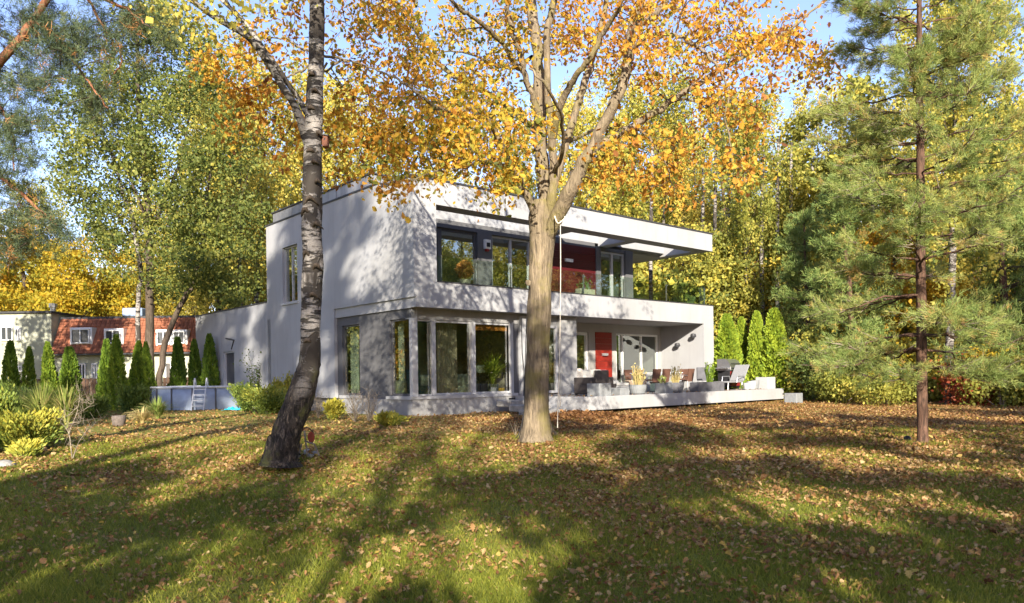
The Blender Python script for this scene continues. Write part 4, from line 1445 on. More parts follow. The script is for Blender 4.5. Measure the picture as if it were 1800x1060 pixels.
# timber garden fence in front of the neighbours: every board its own piece
fx0, fx1, fy = at(-40, 660, 41)[0], at(345, 660, 41)[0], 41.0
fence = thing('garden_fence', 'low brown board fence between the conifers and the neighbour houses', 'fence', (fx0, fy, float(gz(fx0, fy))))
MT['fence'] = plain('brown_fence_board', (0.10, 0.06, 0.04), .85, vary=.3, scale=5)
nb = int((fx1 - fx0) / .2)
gm = Geo(); g_box(gm, -.085, .085, -.012, .012, 0, 1.35)
fm = gm.mesh('fence_board', MT['fence'])
for k in range(nb):
    link('fence_board', fm, fence, (k * .2, rng.normal(0, .004), .08 + rng.normal(0, .012)))
for k in range(0, nb, 11):
    box('post', (k * .2 - .05, k * .2 + .05, .02, .12, -.3, 1.5), MT['fence'], fence)
box('rail', (0, nb * .2, .014, .05, .35, .43), MT['fence'], fence)
box('rail', (0, nb * .2, .014, .05, 1.1, 1.18), MT['fence'], fence)

rng = np.random.default_rng(21)
# ------------------------------------------------------------------ the oak in front of the house
OD = 14.1
ob = on_ground(943, 772)
oak = thing('oak_tree', 'big autumn oak with orange and yellow leaves in the middle of the lawn', 'tree', ob)
OB = np.array(ob)


def L(pts, d0=OD, dz=0.0, base=None):
    """traced limb: (px, py) or (px, py, dd) with dd metres nearer (-) or farther (+) than the trunk"""
    base = OB if base is None else base
    return [at(p[0], p[1], d0 + (p[2] if len(p) > 2 else 0)) - base for p in pts]


PXM = OD / F      # metres per photo pixel at the oak
tg_ = Geo()
# trunk with flared foot, lumps and bark relief
tp = L([(943, 776), (943, 762), (943, 735), (944, 690), (945, 640), (946, 590), (948, 540), (949, 500), (950, 460), (953, 420), (955, 385), (957, 355)])
tr_r = np.array([31, 25, 22.5, 21.5, 20.5, 20.5, 21.5, 20, 20.5, 23, 26, 23]) * PXM
P = smooth_path(tp, 70); R = np.interp(np.linspace(0, 1, 70), np.linspace(0, 1, 12), tr_r)
A, B = frames(P)
sd = 28
th_ = np.linspace(0, 2 * np.pi, sd, endpoint=False)
z_ = P[:, 2][:, None]
lump = 1 + .02 * np.sin(3 * th_ + z_ * 1.3) + .018 * np.sin(5 * th_ - z_ * 4.1) + .02 * np.sin(2 * th_ + z_ * 6.3) + .06 * np.exp(-z_ / .12) * np.sin(5 * th_ + .6) + .012 * rng.normal(0, 1, (70, sd)) * .6
V = P[:, None, :] + (R[:, None] * lump)[..., None] * (np.cos(th_)[None, :, None] * A[:, None] + np.sin(th_)[None, :, None] * B[:, None])
i = np.arange(69)[:, None] * sd; j = np.arange(sd)[None]; jn = (j + 1) % sd
tg_.add(V.reshape(-1, 3), np.stack([i + j, i + jn, i + sd + jn, i + sd + j], -1).reshape(-1, 4))
link('trunk', tg_.mesh('trunk', MT['oak_bark'], smooth=True), oak)

oak_limbs = [
    ([(952, 385), (960, 340), (953, 290), (951, 245), (950, 200), (948, 151), (942, 75, .2), (932, 0, .4), (925, -90, .6), (920, -200, .8)], (15, 13, 11, 10.5, 10, 9, 6)),
    ([(960, 410, 0), (971, 345, -.25), (973, 290, -.3), (970, 245, -.3), (966, 190, -.4), (963, 151, -.5), (962, 57, -.6), (975, 0, -.7), (985, -90, -1)], (11, 8, 7, 6.5, 6, 6, 4)),
    ([(970, 330, .2), (984, 290, .4), (1000, 234, .6), (1012, 195, .8), (1026, 150, 1), (1042, 98, 1.2), (1055, 50, 1.3), (1066, 0, 1.4), (1072, -80, 1.6)], (10, 8, 7, 7, 6, 5, 4)),
    ([(968, 262, -.2), (980, 200, -.6), (1000, 155, -.9), (1016, 128, -1.2), (1040, 100, -1.4), (1062, 55, -1.6), (1090, 10, -2), (1110, -60, -2.4)], (7, 6, 5, 4.5, 3.5, 3)),
    ([(958, 425, 0), (972, 398, -.2), (1004, 332, -.6), (1022, 295, -.7), (1041, 260, -.8), (1060, 222, -.9), (1079, 185, -1), (1096, 145, -1), (1105, 100, -1), (1109, 57, -1.1), (1122, 15, -1.2), (1140, -50, -1.4)], (11, 13, 11.5, 9.5, 8.5, 8, 6, 4)),
    ([(1046, 258, -.8), (1075, 243, -.8), (1109, 223, -.7), (1145, 201, -.6), (1177, 181, -.4), (1234, 143, 0), (1266, 123, .2), (1300, 104, .4), (1356, 71, .7), (1395, 46, .9), (1422, 24, 1), (1464, -8, 1.2)], (6.5, 6, 5.5, 4.5, 3.5, 2.5, 1.6)),
    ([(1351, 74, .7), (1372, 86, .8), (1403, 90, 1), (1430, 104, 1.1), (1450, 118, 1.2), (1483, 137, 1.4), (1500, 150, 1.5)], (2.2, 1.8, 1.2, .8)),
    ([(1112, 224, -.7), (1130, 232, -.9), (1143, 243, -1), (1155, 262, -1.1), (1162, 279, -1.1), (1172, 290, -1.2), (1181, 324, -1.3)], (2.5, 2, 1.4, .8)),
    ([(1177, 181, -.4), (1200, 174, -.5), (1225, 178, -.6), (1249, 186, -.7), (1268, 176, -.8), (1290, 172, -.9), (1330, 190, -1)], (2.5, 2, 1.4, .8)),
    ([(1110, 85, -1), (1130, 72, -1.2), (1151, 60, -1.4), (1175, 61, -1.6), (1200, 66, -1.7), (1222, 80, -1.8), (1241, 94, -1.9), (1262, 118, -2), (1275, 143, -2), (1280, 175, -2), (1276, 211, -2), (1285, 260, -2), (1290, 290, -2)], (3.6, 3.4, 3, 2.4, 1.8, 1.2, .7)),
    ([(1108, 62, -1), (1124, 45, -.9), (1145, 30, -.7), (1166, 5, -.5), (1185, -40, -.3)], (6, 5, 4.5, 4)),
    ([(950, 215, -.2), (940, 181, -.3), (925, 136, -.5), (914, 95, -.7), (906, 70, -.8), (900, 49, -.9), (892, 20, -1), (888, -10, -1.1), (875, -80, -1.3)], (6, 5, 4.5, 4, 3)),
    ([(920, 125, -.5), (905, 112, -.7), (890, 85, -.9), (879, 72, -1), (849, 43, -1.4), (825, 27, -1.7), (805, 14, -2), (780, -20, -2.3)], (4.5, 4, 3.5, 3, 2)),
    ([(940, 375, -.2), (925, 340, -.4), (909, 309, -.6), (893, 280, -.8), (879, 249, -1), (868, 228, -1.1), (855, 205, -1.3), (824, 189, -1.6), (790, 196, -1.9), (762, 186, -2.1), (741, 170, -2.3), (710, 148, -2.6), (683, 132, -2.8), (650, 118, -3), (600, 104, -3.2)], (7, 6, 5, 4, 3, 2.2, 1.6, 1)),
    ([(945, 235, .2), (915, 205, .5), (870, 172, .9), (830, 150, 1.2), (790, 127, 1.5), (765, 105, 1.7), (744, 80, 1.8), (733, 55, 1.9), (720, 30, 2), (690, 3, 2.1), (660, -30, 2.3)], (5.5, 5, 4.5, 4, 3.5, 3)),
    ([(610, 108, -3.2), (590, 102, -3.2), (560, 96, -3.1), (535, 87, -3), (515, 76, -2.9), (500, 67, -2.8), (470, 66, -2.6), (440, 60, -2.5), (400, 66, -2.4)], (2.2, 1.9, 1.6, 1.2, .8)),
    ([(600, 106, -3.2), (570, 124, -3.3), (541, 119, -3.4), (520, 130, -3.5), (497, 138, -3.5), (460, 150, -3.5), (436, 155, -3.5), (400, 175, -3.4)], (1.8, 1.6, 1.2, .8)),
    ([(575, 110, -3.2), (556, 150, -3.2), (540, 180, -3.1), (515, 215, -3), (490, 250, -2.9), (470, 270, -2.8)], (1.7, 1.3, 1, .7)),
    ([(1000, 250, 1.2), (1030, 235, 2), (1070, 225, 2.8), (1110, 240, 3.4), (1160, 230, 4)], (4, 3, 2.4, 1.5)),
    ([(935, 100, .6), (900, 120, 1.6), (860, 110, 2.6), (810, 90, 3.4), (760, 95, 4)], (4, 3, 2.4, 1.5)),
    ([(975, 300, -.4), (990, 262, -1), (985, 200, -1.8), (960, 150, -2.6), (930, 120, -3.3)], (4, 3, 2.4, 1.5)),
    ([(905, 300, -.7), (880, 290, -1.2), (850, 285, -1.7), (815, 296, -2.2), (780, 300, -2.6), (745, 310, -2.9), (700, 320, -3.2)], (2.6, 2.2, 1.6, 1)),
]
skP, skR = [], []
for pts, rad in oak_limbs:
    g = Geo()
    n = max(14, len(pts) * 4)
    pts = [(p[0], p[1], max(p[2], -2.45)) if len(p) > 2 else p for p in pts]
    P, R = limb(g, L(pts), np.array(rad) * PXM, n, 9, .03, wob=.012)
    link('branch', g.mesh('branch', MT['oak_bark'], smooth=True), oak)
    skP.append(P[3:]); skR.append(R[3:])
g = Geo(); g_tube(g, L([(928, 497, -.26), (929, 497, -.30)]), [.055, .05], 12)
link('knot', g.mesh('knot', MT['oak_bark']), oak)
skP = np.concatenate(skP); skR = np.concatenate(skR)


def targets_px(spec, d0):
    """(px, py, rx, ry, n, dlo, dhi): targets spread inside an ellipse of the survey photograph, at real distances"""
    out = []
    for px, py, rx, ry, n, a, b in spec:
        for _ in range(n):
            t = rng.random() * 6.283; q = math.sqrt(rng.random())
            out.append(at(px + rx * q * math.cos(t), py + ry * q * math.sin(t), d0 + rng.uniform(a, b)))
    return np.array(out)


oak_spec = [
    (420, 115, 75, 60, 20, -4, -1.6), (455, 200, 75, 65, 24, -4, -1.4), (520, 60, 90, 50, 14, -4, -1.5), (620, 210, 60, 110, 30, -4, -.6), (520, 270, 40, 50, 8, -4, -2),
    (700, 90, 90, 90, 44, -2.6, 2.5), (730, 220, 110, 80, 78, -2.6, 1.5), (830, 220, 90, 70, 66, -2, 1.8), (760, 130, 90, 60, 36, -2, 2.4), (850, 60, 90, 60, 38, -1.2, 3),
    (880, 130, 50, 50, 14, -1, 3), (900, 270, 40, 40, 20, -2, 0), (800, 240, 130, 42, 44, -3, 0), (950, 30, 80, 50, 24, .2, 3), (1010, 60, 50, 40, 10, .2, 2.4), (1060, 30, 90, 45, 30, -1, 3),
    (1080, 120, 70, 40, 16, -2, 2), (1170, 40, 90, 55, 44, -3, 2), (1200, 120, 80, 50, 30, -3, 1), (1120, 260, 90, 50, 34, -2.5, 2), (1180, 320, 60, 45, 16, -2, 1), (1060, 290, 50, 30, 12, -1.5, 1),
    (1280, 190, 70, 50, 24, -3, 1), (1330, 90, 60, 60, 22, -2, 2), (1400, 60, 70, 45, 22, -1, 2), (1420, 120, 60, 30, 10, 0, 2), (1290, 280, 40, 50, 10, -3, -1), (1300, 30, 90, 40, 22, -2, 2),
    (690, 305, 24, 40, 5, -3.4, -2.6), (745, 318, 50, 16, 3, -3.2, -2.4), (870, 325, 55, 24, 8, -2, -.6), (930, 210, 35, 25, 6, -2, 0),
    (640, 20, 90, 40, 24, -3, 3), (760, -60, 200, 80, 46, -3, 3), (1000, -90, 220, 90, 50, -3, 3), (1230, -60, 180, 70, 34, -3, 3), (960, -240, 260, 110, 60, -3, 3), (500, -60, 120, 60, 16, -4, -1),
]
oak_spec = [(a, b, c, d, n_, max(lo, -2.7), hi) if a < 680 else (a, b, c, d, n_, lo, hi) for a, b, c, d, n_, lo, hi in oak_spec]
TG = targets_px(oak_spec, OD) - OB
tw = Geo()
tpz, tdz = grow_to(skP, skR, TG, tw, .006, .06, 4, 3.6, .3, rmax=.035, wob=.16)
link('twigs', tw.mesh('twigs', MT['brown_bark'], smooth=True), oak, kind='stuff')
lf = Geo()
src = np.concatenate([TG, TG, tpz[::3]])
n = 30000
j = rng.integers(0, len(src), n)
hang = np.abs(rng.normal(0, 1, n)) * .10
P = src[j] + rng.normal(0, 1, (n, 3)) * np.array([.155, .155, .11])
P[:, 2] -= hang
pxx = 900 + F * (P[:, 0] + OB[0]) / (P[:, 1] + OB[1])
base_t = np.where(np.abs(pxx - 860) < 120, .46, .57) + np.where(pxx < 640, .04, 0) + np.where(pxx > 1000, .09, 0)
ct = rng.normal(0, .14, len(src))
tt = base_t + ct[j] + rng.normal(0, .10, n)
green = rng.random(len(src)) < .16
tt = np.where(green[j], tt - .34, tt)
pyy = 661 - F * (P[:, 2] + OB[2] - HC) / (P[:, 1] + OB[1])
hi = pyy < -30
leaves(lf, P[~hi], .078, OAK, tt[~hi], up=.25, hang=.12, curl=.8)
leaves(lf, P[hi], .078, OVAL, tt[hi], up=.25, hang=.12)
link('crown', lf.mesh('crown', MT['oak_leaf']), oak, kind='stuff')

roots(oak, 25 * PXM, 7, .38, 'oak_bark')

# rope swing line and cable on the oak
g = Geo()
rp = [at(x, y, OD - .55) for x, y in ((985, 388), (985.5, 480), (984.5, 580), (983, 660), (981, 700), (980, 752))]
g_tube(g, smooth_path(rp, 24), .008, 6)
MT['rope'] = plain('pale_rope', (0.55, 0.50, 0.42), .9, vary=.2, scale=30)
rope = link('rope', None, None, (0, 0, 0), label='thin pale rope hanging from the fork of the oak to the grass', category='rope')
link('rope_strand', g.mesh('rope_strand', MT['rope']), rope)
g = Geo()
g_tube(g, smooth_path([at(975, 380, OD - .5), at(980, 392, OD - .62), at(986, 390, OD - .6), at(993, 382, OD - .5), at(985, 378, OD - .1), at(975, 380, OD - .1)], 14), .012, 6)
g_tube(g, smooth_path([at(983, 694, OD - .55), at(985, 705, OD - .56), at(984, 716, OD - .53)], 6), .012, 6)
link('rope_loop', g.mesh('rope_loop', MT['rope']), rope)
g = Geo()
g_tube(g, smooth_path([at(925.5, 560, OD - .2), at(923, 640, OD - .3), at(922, 690, OD - .3), at(920, 730, OD - .35), at(912, 762, OD - .4), at(906, 770, OD - .4)], 24), .008, 5)
o = link('cable', g.mesh('cable', MT['black']), None, label='thin dark cable running down the left side of the oak trunk', category='cable')
# young suckers at the foot of the oak
g = Geo()
b0 = on_ground(906, 770)
for k in range(4):
    a = rng.random() * 6.28
    g_tube(g, smooth_path([[0, 0, 0], [.05 * math.cos(a), .05 * math.sin(a), .15], [.14 * math.cos(a), .1 * math.sin(a), .34]], 6), [.008, .006, .005, .004, .003, .002], 4)
o = link('seedling', g.mesh('seedling', MT['dead'], smooth=True), None, b0, label='few thin bare seedling stems left of the oak foot', category='seedling')

rng = np.random.default_rng(22)
# ------------------------------------------------------------------ the leaning birch
BD = 10.9
bb = on_ground(494, 812)
birch = thing('birch_tree', 'large leaning birch with black and white bark, forked high on its left', 'tree', bb)
BB = np.array(bb)
QM = BD / F
pts = [(493, 818, 0), (494, 806, 0), (499, 780, 0), (511, 742, .03), (526, 702, .05), (538, 665, .05), (544, 638, .05), (546, 600), (546, 560), (548, 510), (550, 470), (549, 430), (548, 400), (549, 350), (549, 300), (550, 250), (552, 200), (554, 150), (556, 100), (557, 50), (557, 0), (556, -90), (552, -200), (556, -330), (560, -480)]
rad = [36, 28, 25, 25, 24.5, 20.5, 18, 17, 17.5, 17.5, 18, 17.5, 18, 16.5, 16.5, 16, 15, 14, 13.5, 13, 12.5, 12, 10, 7, 3]
g = Geo()
n = 150
Pb = smooth_path(L(pts, BD, base=BB), n)
Rb = np.interp(np.linspace(0, 1, n), np.linspace(0, 1, len(rad)), rad) * QM
A, B = frames(Pb)
sd = 26
th_ = np.linspace(0, 2 * np.pi, sd, endpoint=False)
z_ = Pb[:, 2][:, None]
low = np.clip(1.9 - z_ * .8, 0, 1)
lump = 1 + .03 * np.sin(2 * th_ + z_ * 5.0) + .025 * np.sin(3 * th_ - z_ * 9) + low * .03 * rng.normal(0, 1, (n, sd)) + .008 * rng.normal(0, 1, (n, sd)) + .05 * np.exp(-z_ / .15) * np.sin(4 * th_)
V = Pb[:, None, :] + (Rb[:, None] * lump)[..., None] * (np.cos(th_)[None, :, None] * A[:, None] + np.sin(th_)[None, :, None] * B[:, None])
i = np.arange(n - 1)[:, None] * sd; j = np.arange(sd)[None]; jn = (j + 1) % sd
tb = np.clip((1.75 - z_ + .25 * np.sin(th_ * 2 + 1)) * 1.6, 0, 1) + 0 * th_
g.add(V.reshape(-1, 3), np.stack([i + j, i + jn, i + sd + jn, i + sd + j], -1).reshape(-1, 4), tb.ravel())
link('trunk', g.mesh('trunk', MT['birch'], smooth=True), birch)
roots(birch, .21, 6, .34, 'birch', .5)
# black chevron scars and burls, raised from the bark
for (sx_, sy_, w_, h_, dd) in ((545, 352, 13, 10, -.13), (536, 372, 9, 9, -.12), (556, 396, 10, 8, -.13), (538, 448, 8, 12, -.12), (556, 470, 9, 9, -.13), (550, 520, 10, 8, -.13), (558, 320, 7, 5, -.12), (546, 190, 8, 4, -.11), (553, 160, 8, 5, -.11), (548, 130, 7, 3, -.1), (560, 235, 5, 7, -.1), (545, 265, 9, 4, -.12), (552, 285, 8, 4, -.12), (540, 600, 9, 6, -.12)):
    g = Geo()
    c = at(sx_, sy_, BD + dd - .03) - BB
    q = QM
    path = [c + [-w_ * q, .07, -h_ * q * .8], c + [-w_ * .4 * q, .005, h_ * .2 * q], c + [0, -.004, h_ * .5 * q], c + [w_ * .45 * q, .005, h_ * .1 * q], c + [w_ * q, .07, -h_ * q * .7]]
    g_tube(g, smooth_path(path, 9), [.006, .016, .024, .03, .034, .03, .022, .014, .006], 6, rough=.15)
    link('bark_scar', g.mesh('bark_scar', MT['brown_bark'], smooth=True), birch)
b_limbs = [
    ([(545, 262, 0), (536, 240, 0), (527, 208, -.1), (514, 178, -.2), (500, 158, -.3), (484, 130, -.4), (470, 108, -.5), (455, 86, -.6), (440, 68, -.7), (420, 54, -.8), (398, 42, -.9), (366, 22, -1), (336, 0, -1.1), (290, -30, -1.3), (230, -60, -1.5)], (8, 7, 6.5, 6, 6, 5.5, 5, 4, 3)),
    ([(548, 215, .15), (536, 195, .2), (524, 172, .2), (508, 150, .1), (490, 122, 0), (470, 96, 0), (450, 66, .1), (432, 42, .2), (412, 20, .3), (385, -5, .4), (350, -50, .6)], (5, 4.5, 4.5, 4.5, 4, 3.5, 3)),
    ([(443, 72, -.7), (433, 52, -.6), (424, 36, -.5), (410, 22, -.4), (402, 8, -.4), (393, -8, -.4)], (3, 2.6, 2.3, 2)),
    ([(556, -60, 0), (600, -130, -.5), (660, -190, -1)], (6, 4, 2)), ([(555, -120, 0), (500, -200, .5), (450, -270, 1)], (6, 4, 2)), ([(555, -260, 0), (610, -340, .6), (650, -420, 1)], (5, 3, 1.5)),
]
sP, sR = [Pb[-45:]], [Rb[-45:]]
for pts, rad in b_limbs:
    g = Geo()
    P, R = limb(g, L(pts, BD, base=BB), np.array(rad) * QM, max(12, len(pts) * 3), 8, .03)
    link('branch', g.mesh('branch', MT['birch'], smooth=True), birch)
    sP.append(P[4:]); sR.append(R[4:])
bs_ = targets_px([(440, -150, 220, 110, 60, -2, 2), (560, -280, 160, 120, 60, -2, 2), (600, -160, 140, 70, 26, -2, 2), (330, -60, 80, 40, 12, -1.6, 0), (560, -430, 110, 80, 36, -1.5, 1.5)], BD) - BB
tw = Geo()
tq, _ = grow_to(np.concatenate(sP), np.concatenate(sR), bs_, tw, .004, .1, 4, 3)
link('twigs', tw.mesh('twigs', MT['brown_bark']), birch, kind='stuff')
lf = Geo(); src = np.concatenate([bs_, tq[::2]]); n = 9000; j = rng.integers(0, len(src), n)
P = src[j] + rng.normal(0, .2, (n, 3)); P[:, 2] -= rng.random(n) * .7
leaves(lf, P, .065, QUAD, rng.normal(.6, .2, n), up=.1, hang=.5)
link('crown', lf.mesh('crown', MT['birch_leaf']), birch, kind='stuff')
bh = thing('birdhouse', 'small brown wooden bird box fixed to the right side of the birch trunk', 'birdhouse', at(571, 238, BD) - np.array([0, 0, .1]))
MT['box_wood'] = plain('birdhouse_wood', (0.24, 0.10, 0.06), .8)
box('box', (-.03, .05, -.06, .06, -.07, .08), MT['box_wood'], bh, .005)
box('roof', (-.045, .065, -.08, .08, .082, .095), MT['flash'], bh, rot=(0, .2, 0))
g = Geo(); g_tube(g, [[.01, -.062, .03], [.01, -.055, .03]], .014, 10); link('hole', g.mesh('hole', MT['black']), bh)

# rusty garden ornament behind the birch foot: bent iron hoop on legs with a red tin disc
oc_ = on_ground(541, 806)
orn = thing('garden_ornament', 'rusty iron hoop stand with red tin disc leaning behind the birch foot', 'ornament', oc_)
MT['rust'] = plain('rusted_iron', (0.09, 0.05, 0.03), .8, vary=.5, scale=25)


def OP(x, y, d=0.0):
    return at(x, y, float(oc_[1]) + d) - np.array(oc_)


g = Geo(); g_tube(g, smooth_path([OP(527, 790), OP(526, 768), OP(532, 755), OP(541, 752), OP(550, 760), OP(551, 774), OP(545, 780)], 22), .012, 6)
link('hoop', g.mesh('hoop', MT['rust']), orn)
for a, b in (((535, 757), (541, 805)), ((536, 775), (553, 781)), ((553, 781), (561, 801)), ((530, 780), (524, 806))):
    g = Geo(); g_tube(g, [OP(*a), OP(*b, -.1)], .014, 6); link('leg', g.mesh('leg', MT['dead']), orn)
g = Geo(); c = OP(547, 768); t = np.linspace(0, 6.283, 15)[:-1]
for yy in (0, .02):
    pass
V = np.concatenate([np.stack([c[0] + .055 * np.cos(t), np.full(14, c[1] + y_), c[2] + .085 * np.sin(t)], 1) for y_ in (-.012, .012)])
q = np.arange(14)
g.add(V, [np.array([list(range(14))[::-1], list(range(14, 28))]), np.stack([q, (q + 1) % 14, 14 + (q + 1) % 14, 14 + q], 1)])
link('tin_disc', g.mesh('tin_disc', plain('red_tin', (0.28, 0.05, 0.025), .5)), orn)
for k, (x, y) in enumerate(((536, 803), (546, 806), (553, 801), (527, 808), (541, 797))):
    g = Geo()
    V = rng.normal(0, 1, (20, 3)); V /= np.linalg.norm(V, axis=1)[:, None]
    me = bpy.data.meshes.new('stone')
    import bmesh
    bm = bmesh.new()
    bmesh.ops.create_icosphere(bm, subdivisions=2, radius=.075)
    for v in bm.verts:
        v.co *= 1 + .18 * math.sin(v.co.x * 40 + k * 3) * math.cos(v.co.y * 37 + k)
        v.co.z *= .6
    bm.to_mesh(me); bm.free(); me.materials.append(MT['stone'])
    link('stone', me, None, on_ground(x, y, .03), k * 1.1, label=f"{['grey', 'pale', 'small', 'flat', 'middle'][k]} stone of the little heap under the iron hoop stand", category='stone', group='stones heaped at the birch foot')

rng = np.random.default_rng(23)
# ------------------------------------------------------------------ young pine on the right
pb = on_ground(1622, 785)
PB = np.array(pb)
pine = thing('pine_tree', 'young pine with brown trunk and soft light green needles on the right of the lawn', 'tree', pb)
PDp = float(pb[1])
g = Geo()
pts = [(1622, 790), (1622, 770), (1621, 700), (1620, 600), (1619, 500), (1618, 400), (1618, 300), (1617, 200), (1616, 100), (1616, 0), (1616, -120), (1615, -260)]
P, R = limb(g, L(pts, PDp, base=PB), np.array([11, 9, 8.6, 8.2, 7.8, 7.2, 6.6, 5.8, 5, 4, 2.6, 1]) * PDp / F, 60, 12, .05)
link('trunk', g.mesh('trunk', MT['pine_bark'], smooth=True), pine)
roots(pine, .085, 5, .2, 'pine_bark')
pt, dr_ = [], []
z = 1.35
tw = Geo()
while z < 8.0:
    t = z / 8.6
    a = np.array([np.interp(z, P[:, 2], P[:, 0]), np.interp(z, P[:, 2], P[:, 1]), z])
    for q in range(rng.integers(4, 6)):
        az = rng.random() * 6.283
        Lb = (1.98 - .95 * t ** 1.5) * rng.uniform(.5, 1.12) * (.85 if z < 1.4 else 1)
        d = np.array([math.cos(az), math.sin(az), 0.0])
        droop = -.18 if t < .3 else .1
        pp = [a, a + d * Lb * .4 + [0, 0, Lb * (.02 + droop * .3)], a + d * Lb * .75 + [0, 0, Lb * droop * .8], a + d * Lb + [0, 0, Lb * (droop + .1)]]
        g = Geo()
        b, r = limb(g, pp, [.026 * (1.2 - t), .016, .010, .004], 12, 5, wob=.02)
        link('branch', g.mesh('branch', MT['pine_bark'], smooth=True), pine)
        m = 21
        s = rng.uniform(.3, 1, m)
        base = b[(s * 11).astype(int)]
        side = np.cross(d, [0, 0, 1])
        sg = rng.choice([-1, 1], m)[:, None]
        o = sg * side * (Lb * .34 * (1.15 - s) * rng.uniform(.4, 1.2, m))[:, None] + d * rng.uniform(.05, .35, (m, 1)) + np.array([0, 0, 1]) * rng.normal(.03, .09, (m, 1))
        e = base + o
        for u in range(m):
            md = (base[u] + e[u]) / 2 + [0, 0, rng.normal(0, .02)]
            g_tube(tw, np.array([base[u], md, e[u]]), [.006, .005, .003], 3, 0, cap=False)
            for f_ in (.45, .7, .88, 1.0):
                c_ = base[u] + (e[u] - base[u]) * f_
                pt.append(c_ + rng.normal(0, .03, 3)); dr_.append(o[u] / (np.linalg.norm(o[u]) + 1e-6) + [0, 0, .25])
    z += rng.uniform(.24, .36)
link('twigs', tw.mesh('twigs', MT['dead']), pine, kind='stuff')
pt = np.array(pt); dr_ = np.array(dr_)
lf = Geo()
zt = pt[:, 2]
tint = .66 + .08 * np.sin(pt[:, 0] * 3 + zt * 2) + rng.normal(0, .10, len(pt)) + (rng.random(len(pt)) < .10) * .28
needles(lf, pt, dr_, 20, .085, .0032, tint, .6)
link('crown', lf.mesh('crown', MT['needle']), pine, kind='stuff')
o = on_ground(1595, 778)
ball = thing('ball', 'small black ball lying in the leaves left of the pine foot', 'ball', o + np.array([0, 0, .06]))
g = Geo(); t = np.linspace(-math.pi / 2, math.pi / 2, 10); g_lathe(g, np.stack([.065 * np.cos(t) + .0005, .065 * np.sin(t)], 1), 16)
link('ball_skin', g.mesh('ball_skin', MT['black'], smooth=True), ball)

# ------------------------------------------------------------------ old pine whose limbs reach in from the upper left
LD = 9.5
lb = np.array([-9.2, 10.6, float(gz(-9.2, 10.6))])
lpine = thing('pine_tree', 'old pine reaching in from the upper left with orange limbs and dark needles', 'tree', lb)
g = Geo()
P, R = limb(g, [[0, 0, -.3], [.1, 0, 3], [.3, -.2, 6], [.4, -.3, 9.5], [.2, -.2, 13]], [.3, .25, .22, .18, .1], 30, 12)
link('trunk', g.mesh('trunk', MT['pine_bark'], smooth=True), lpine)
lp_l = [
    ([(-330, 330, .6), (-180, 235, .4), (-60, 165, .2), (0, 112, 0), (40, 60, 0), (75, 12, 0), (100, -35, .1), (130, -100, .2)], (11, 9, 8, 7.5, 6.5, 6, 5, 3)),
    ([(-300, -80, .6), (-100, -60, .4), (60, -30, 0), (150, -12, 0), (200, 6, 0), (235, 22, .1), (252, 42, .1)], (7, 6, 5, 4, 3, 2.2, 1.4)),
    ([(-300, 330, .6), (-120, 285, .2), (-30, 300, 0), (20, 325, 0), (60, 362, 0), (95, 392, .1), (125, 425, .2)], (6, 5, 4, 3.4, 2.6, 2, 1)),
    ([(60, 35, 0), (90, 60, -.2), (125, 100, -.3), (160, 150, -.4), (190, 190, -.4)], (3.4, 2.6, 2, 1.2)),
    ([(150, -12, 0), (190, 60, .3), (215, 100, .4), (190, 150, .5)], (2.6, 2, 1.4, 1)),
    ([(-60, 165, .2), (-10, 180, 0), (20, 230, -.1), (25, 300, -.1)], (3, 2.4, 1.8, 1)),
]
sP, sR = [], []
for pts, rad in lp_l:
    g = Geo()
    P, R = limb(g, L(pts, LD, base=lb), np.array(rad) * LD / F, 24, 8, .05, wob=.01)
    link('branch', g.mesh('branch', MT['pine_limb'], smooth=True), lpine)
    sP.append(P[4:]); sR.append(R[4:])
lt = targets_px([(60, 60, 90, 60, 34, -.9, 1.2), (150, 40, 110, 60, 42, -.9, 1.2), (230, 90, 60, 70, 24, -.6, 1), (20, 180, 60, 80, 34, -.8, 1.2), (110, 150, 80, 80, 28, -.8, 1), (180, 200, 50, 50, 12, -.6, .8), (20, 300, 50, 80, 28, -.8, .9),
                 (70, 390, 60, 50, 20, -.6, .8), (110, 430, 40, 22, 7, -.4, .6), (15, 440, 40, 60, 12, -.8, .8), (290, 60, 30, 40, 6, -.4, .8), (-60, 200, 60, 200, 24, -.8, 1), (80, -60, 200, 50, 30, -1, 1)], LD) - lb
tw = Geo()
tq, td = grow_to(np.concatenate(sP), np.concatenate(sR), lt, tw, .004, .02, 4, 2.5, .15)
link('twigs', tw.mesh('twigs', MT['brown_bark']), lpine, kind='stuff')
lf = Geo()
src = np.concatenate([lt, lt, tq]); dd = np.concatenate([rng.normal(0, 1, (2 * len(lt), 3)), td])
n = 4200; j = rng.integers(0, len(src), n)
tint = np.where(rng.random(len(src)) < .08, .92, .42) + rng.normal(0, .14, len(src))
needles(lf, src[j] + rng.normal(0, .07, (n, 3)), dd[j] * .6 + [0, 0, .1], 15, .075, .0030, tint[j], .8)
link('crown', lf.mesh('crown', MT['dark_needle']), lpine, kind='stuff')

rng = np.random.default_rng(24)
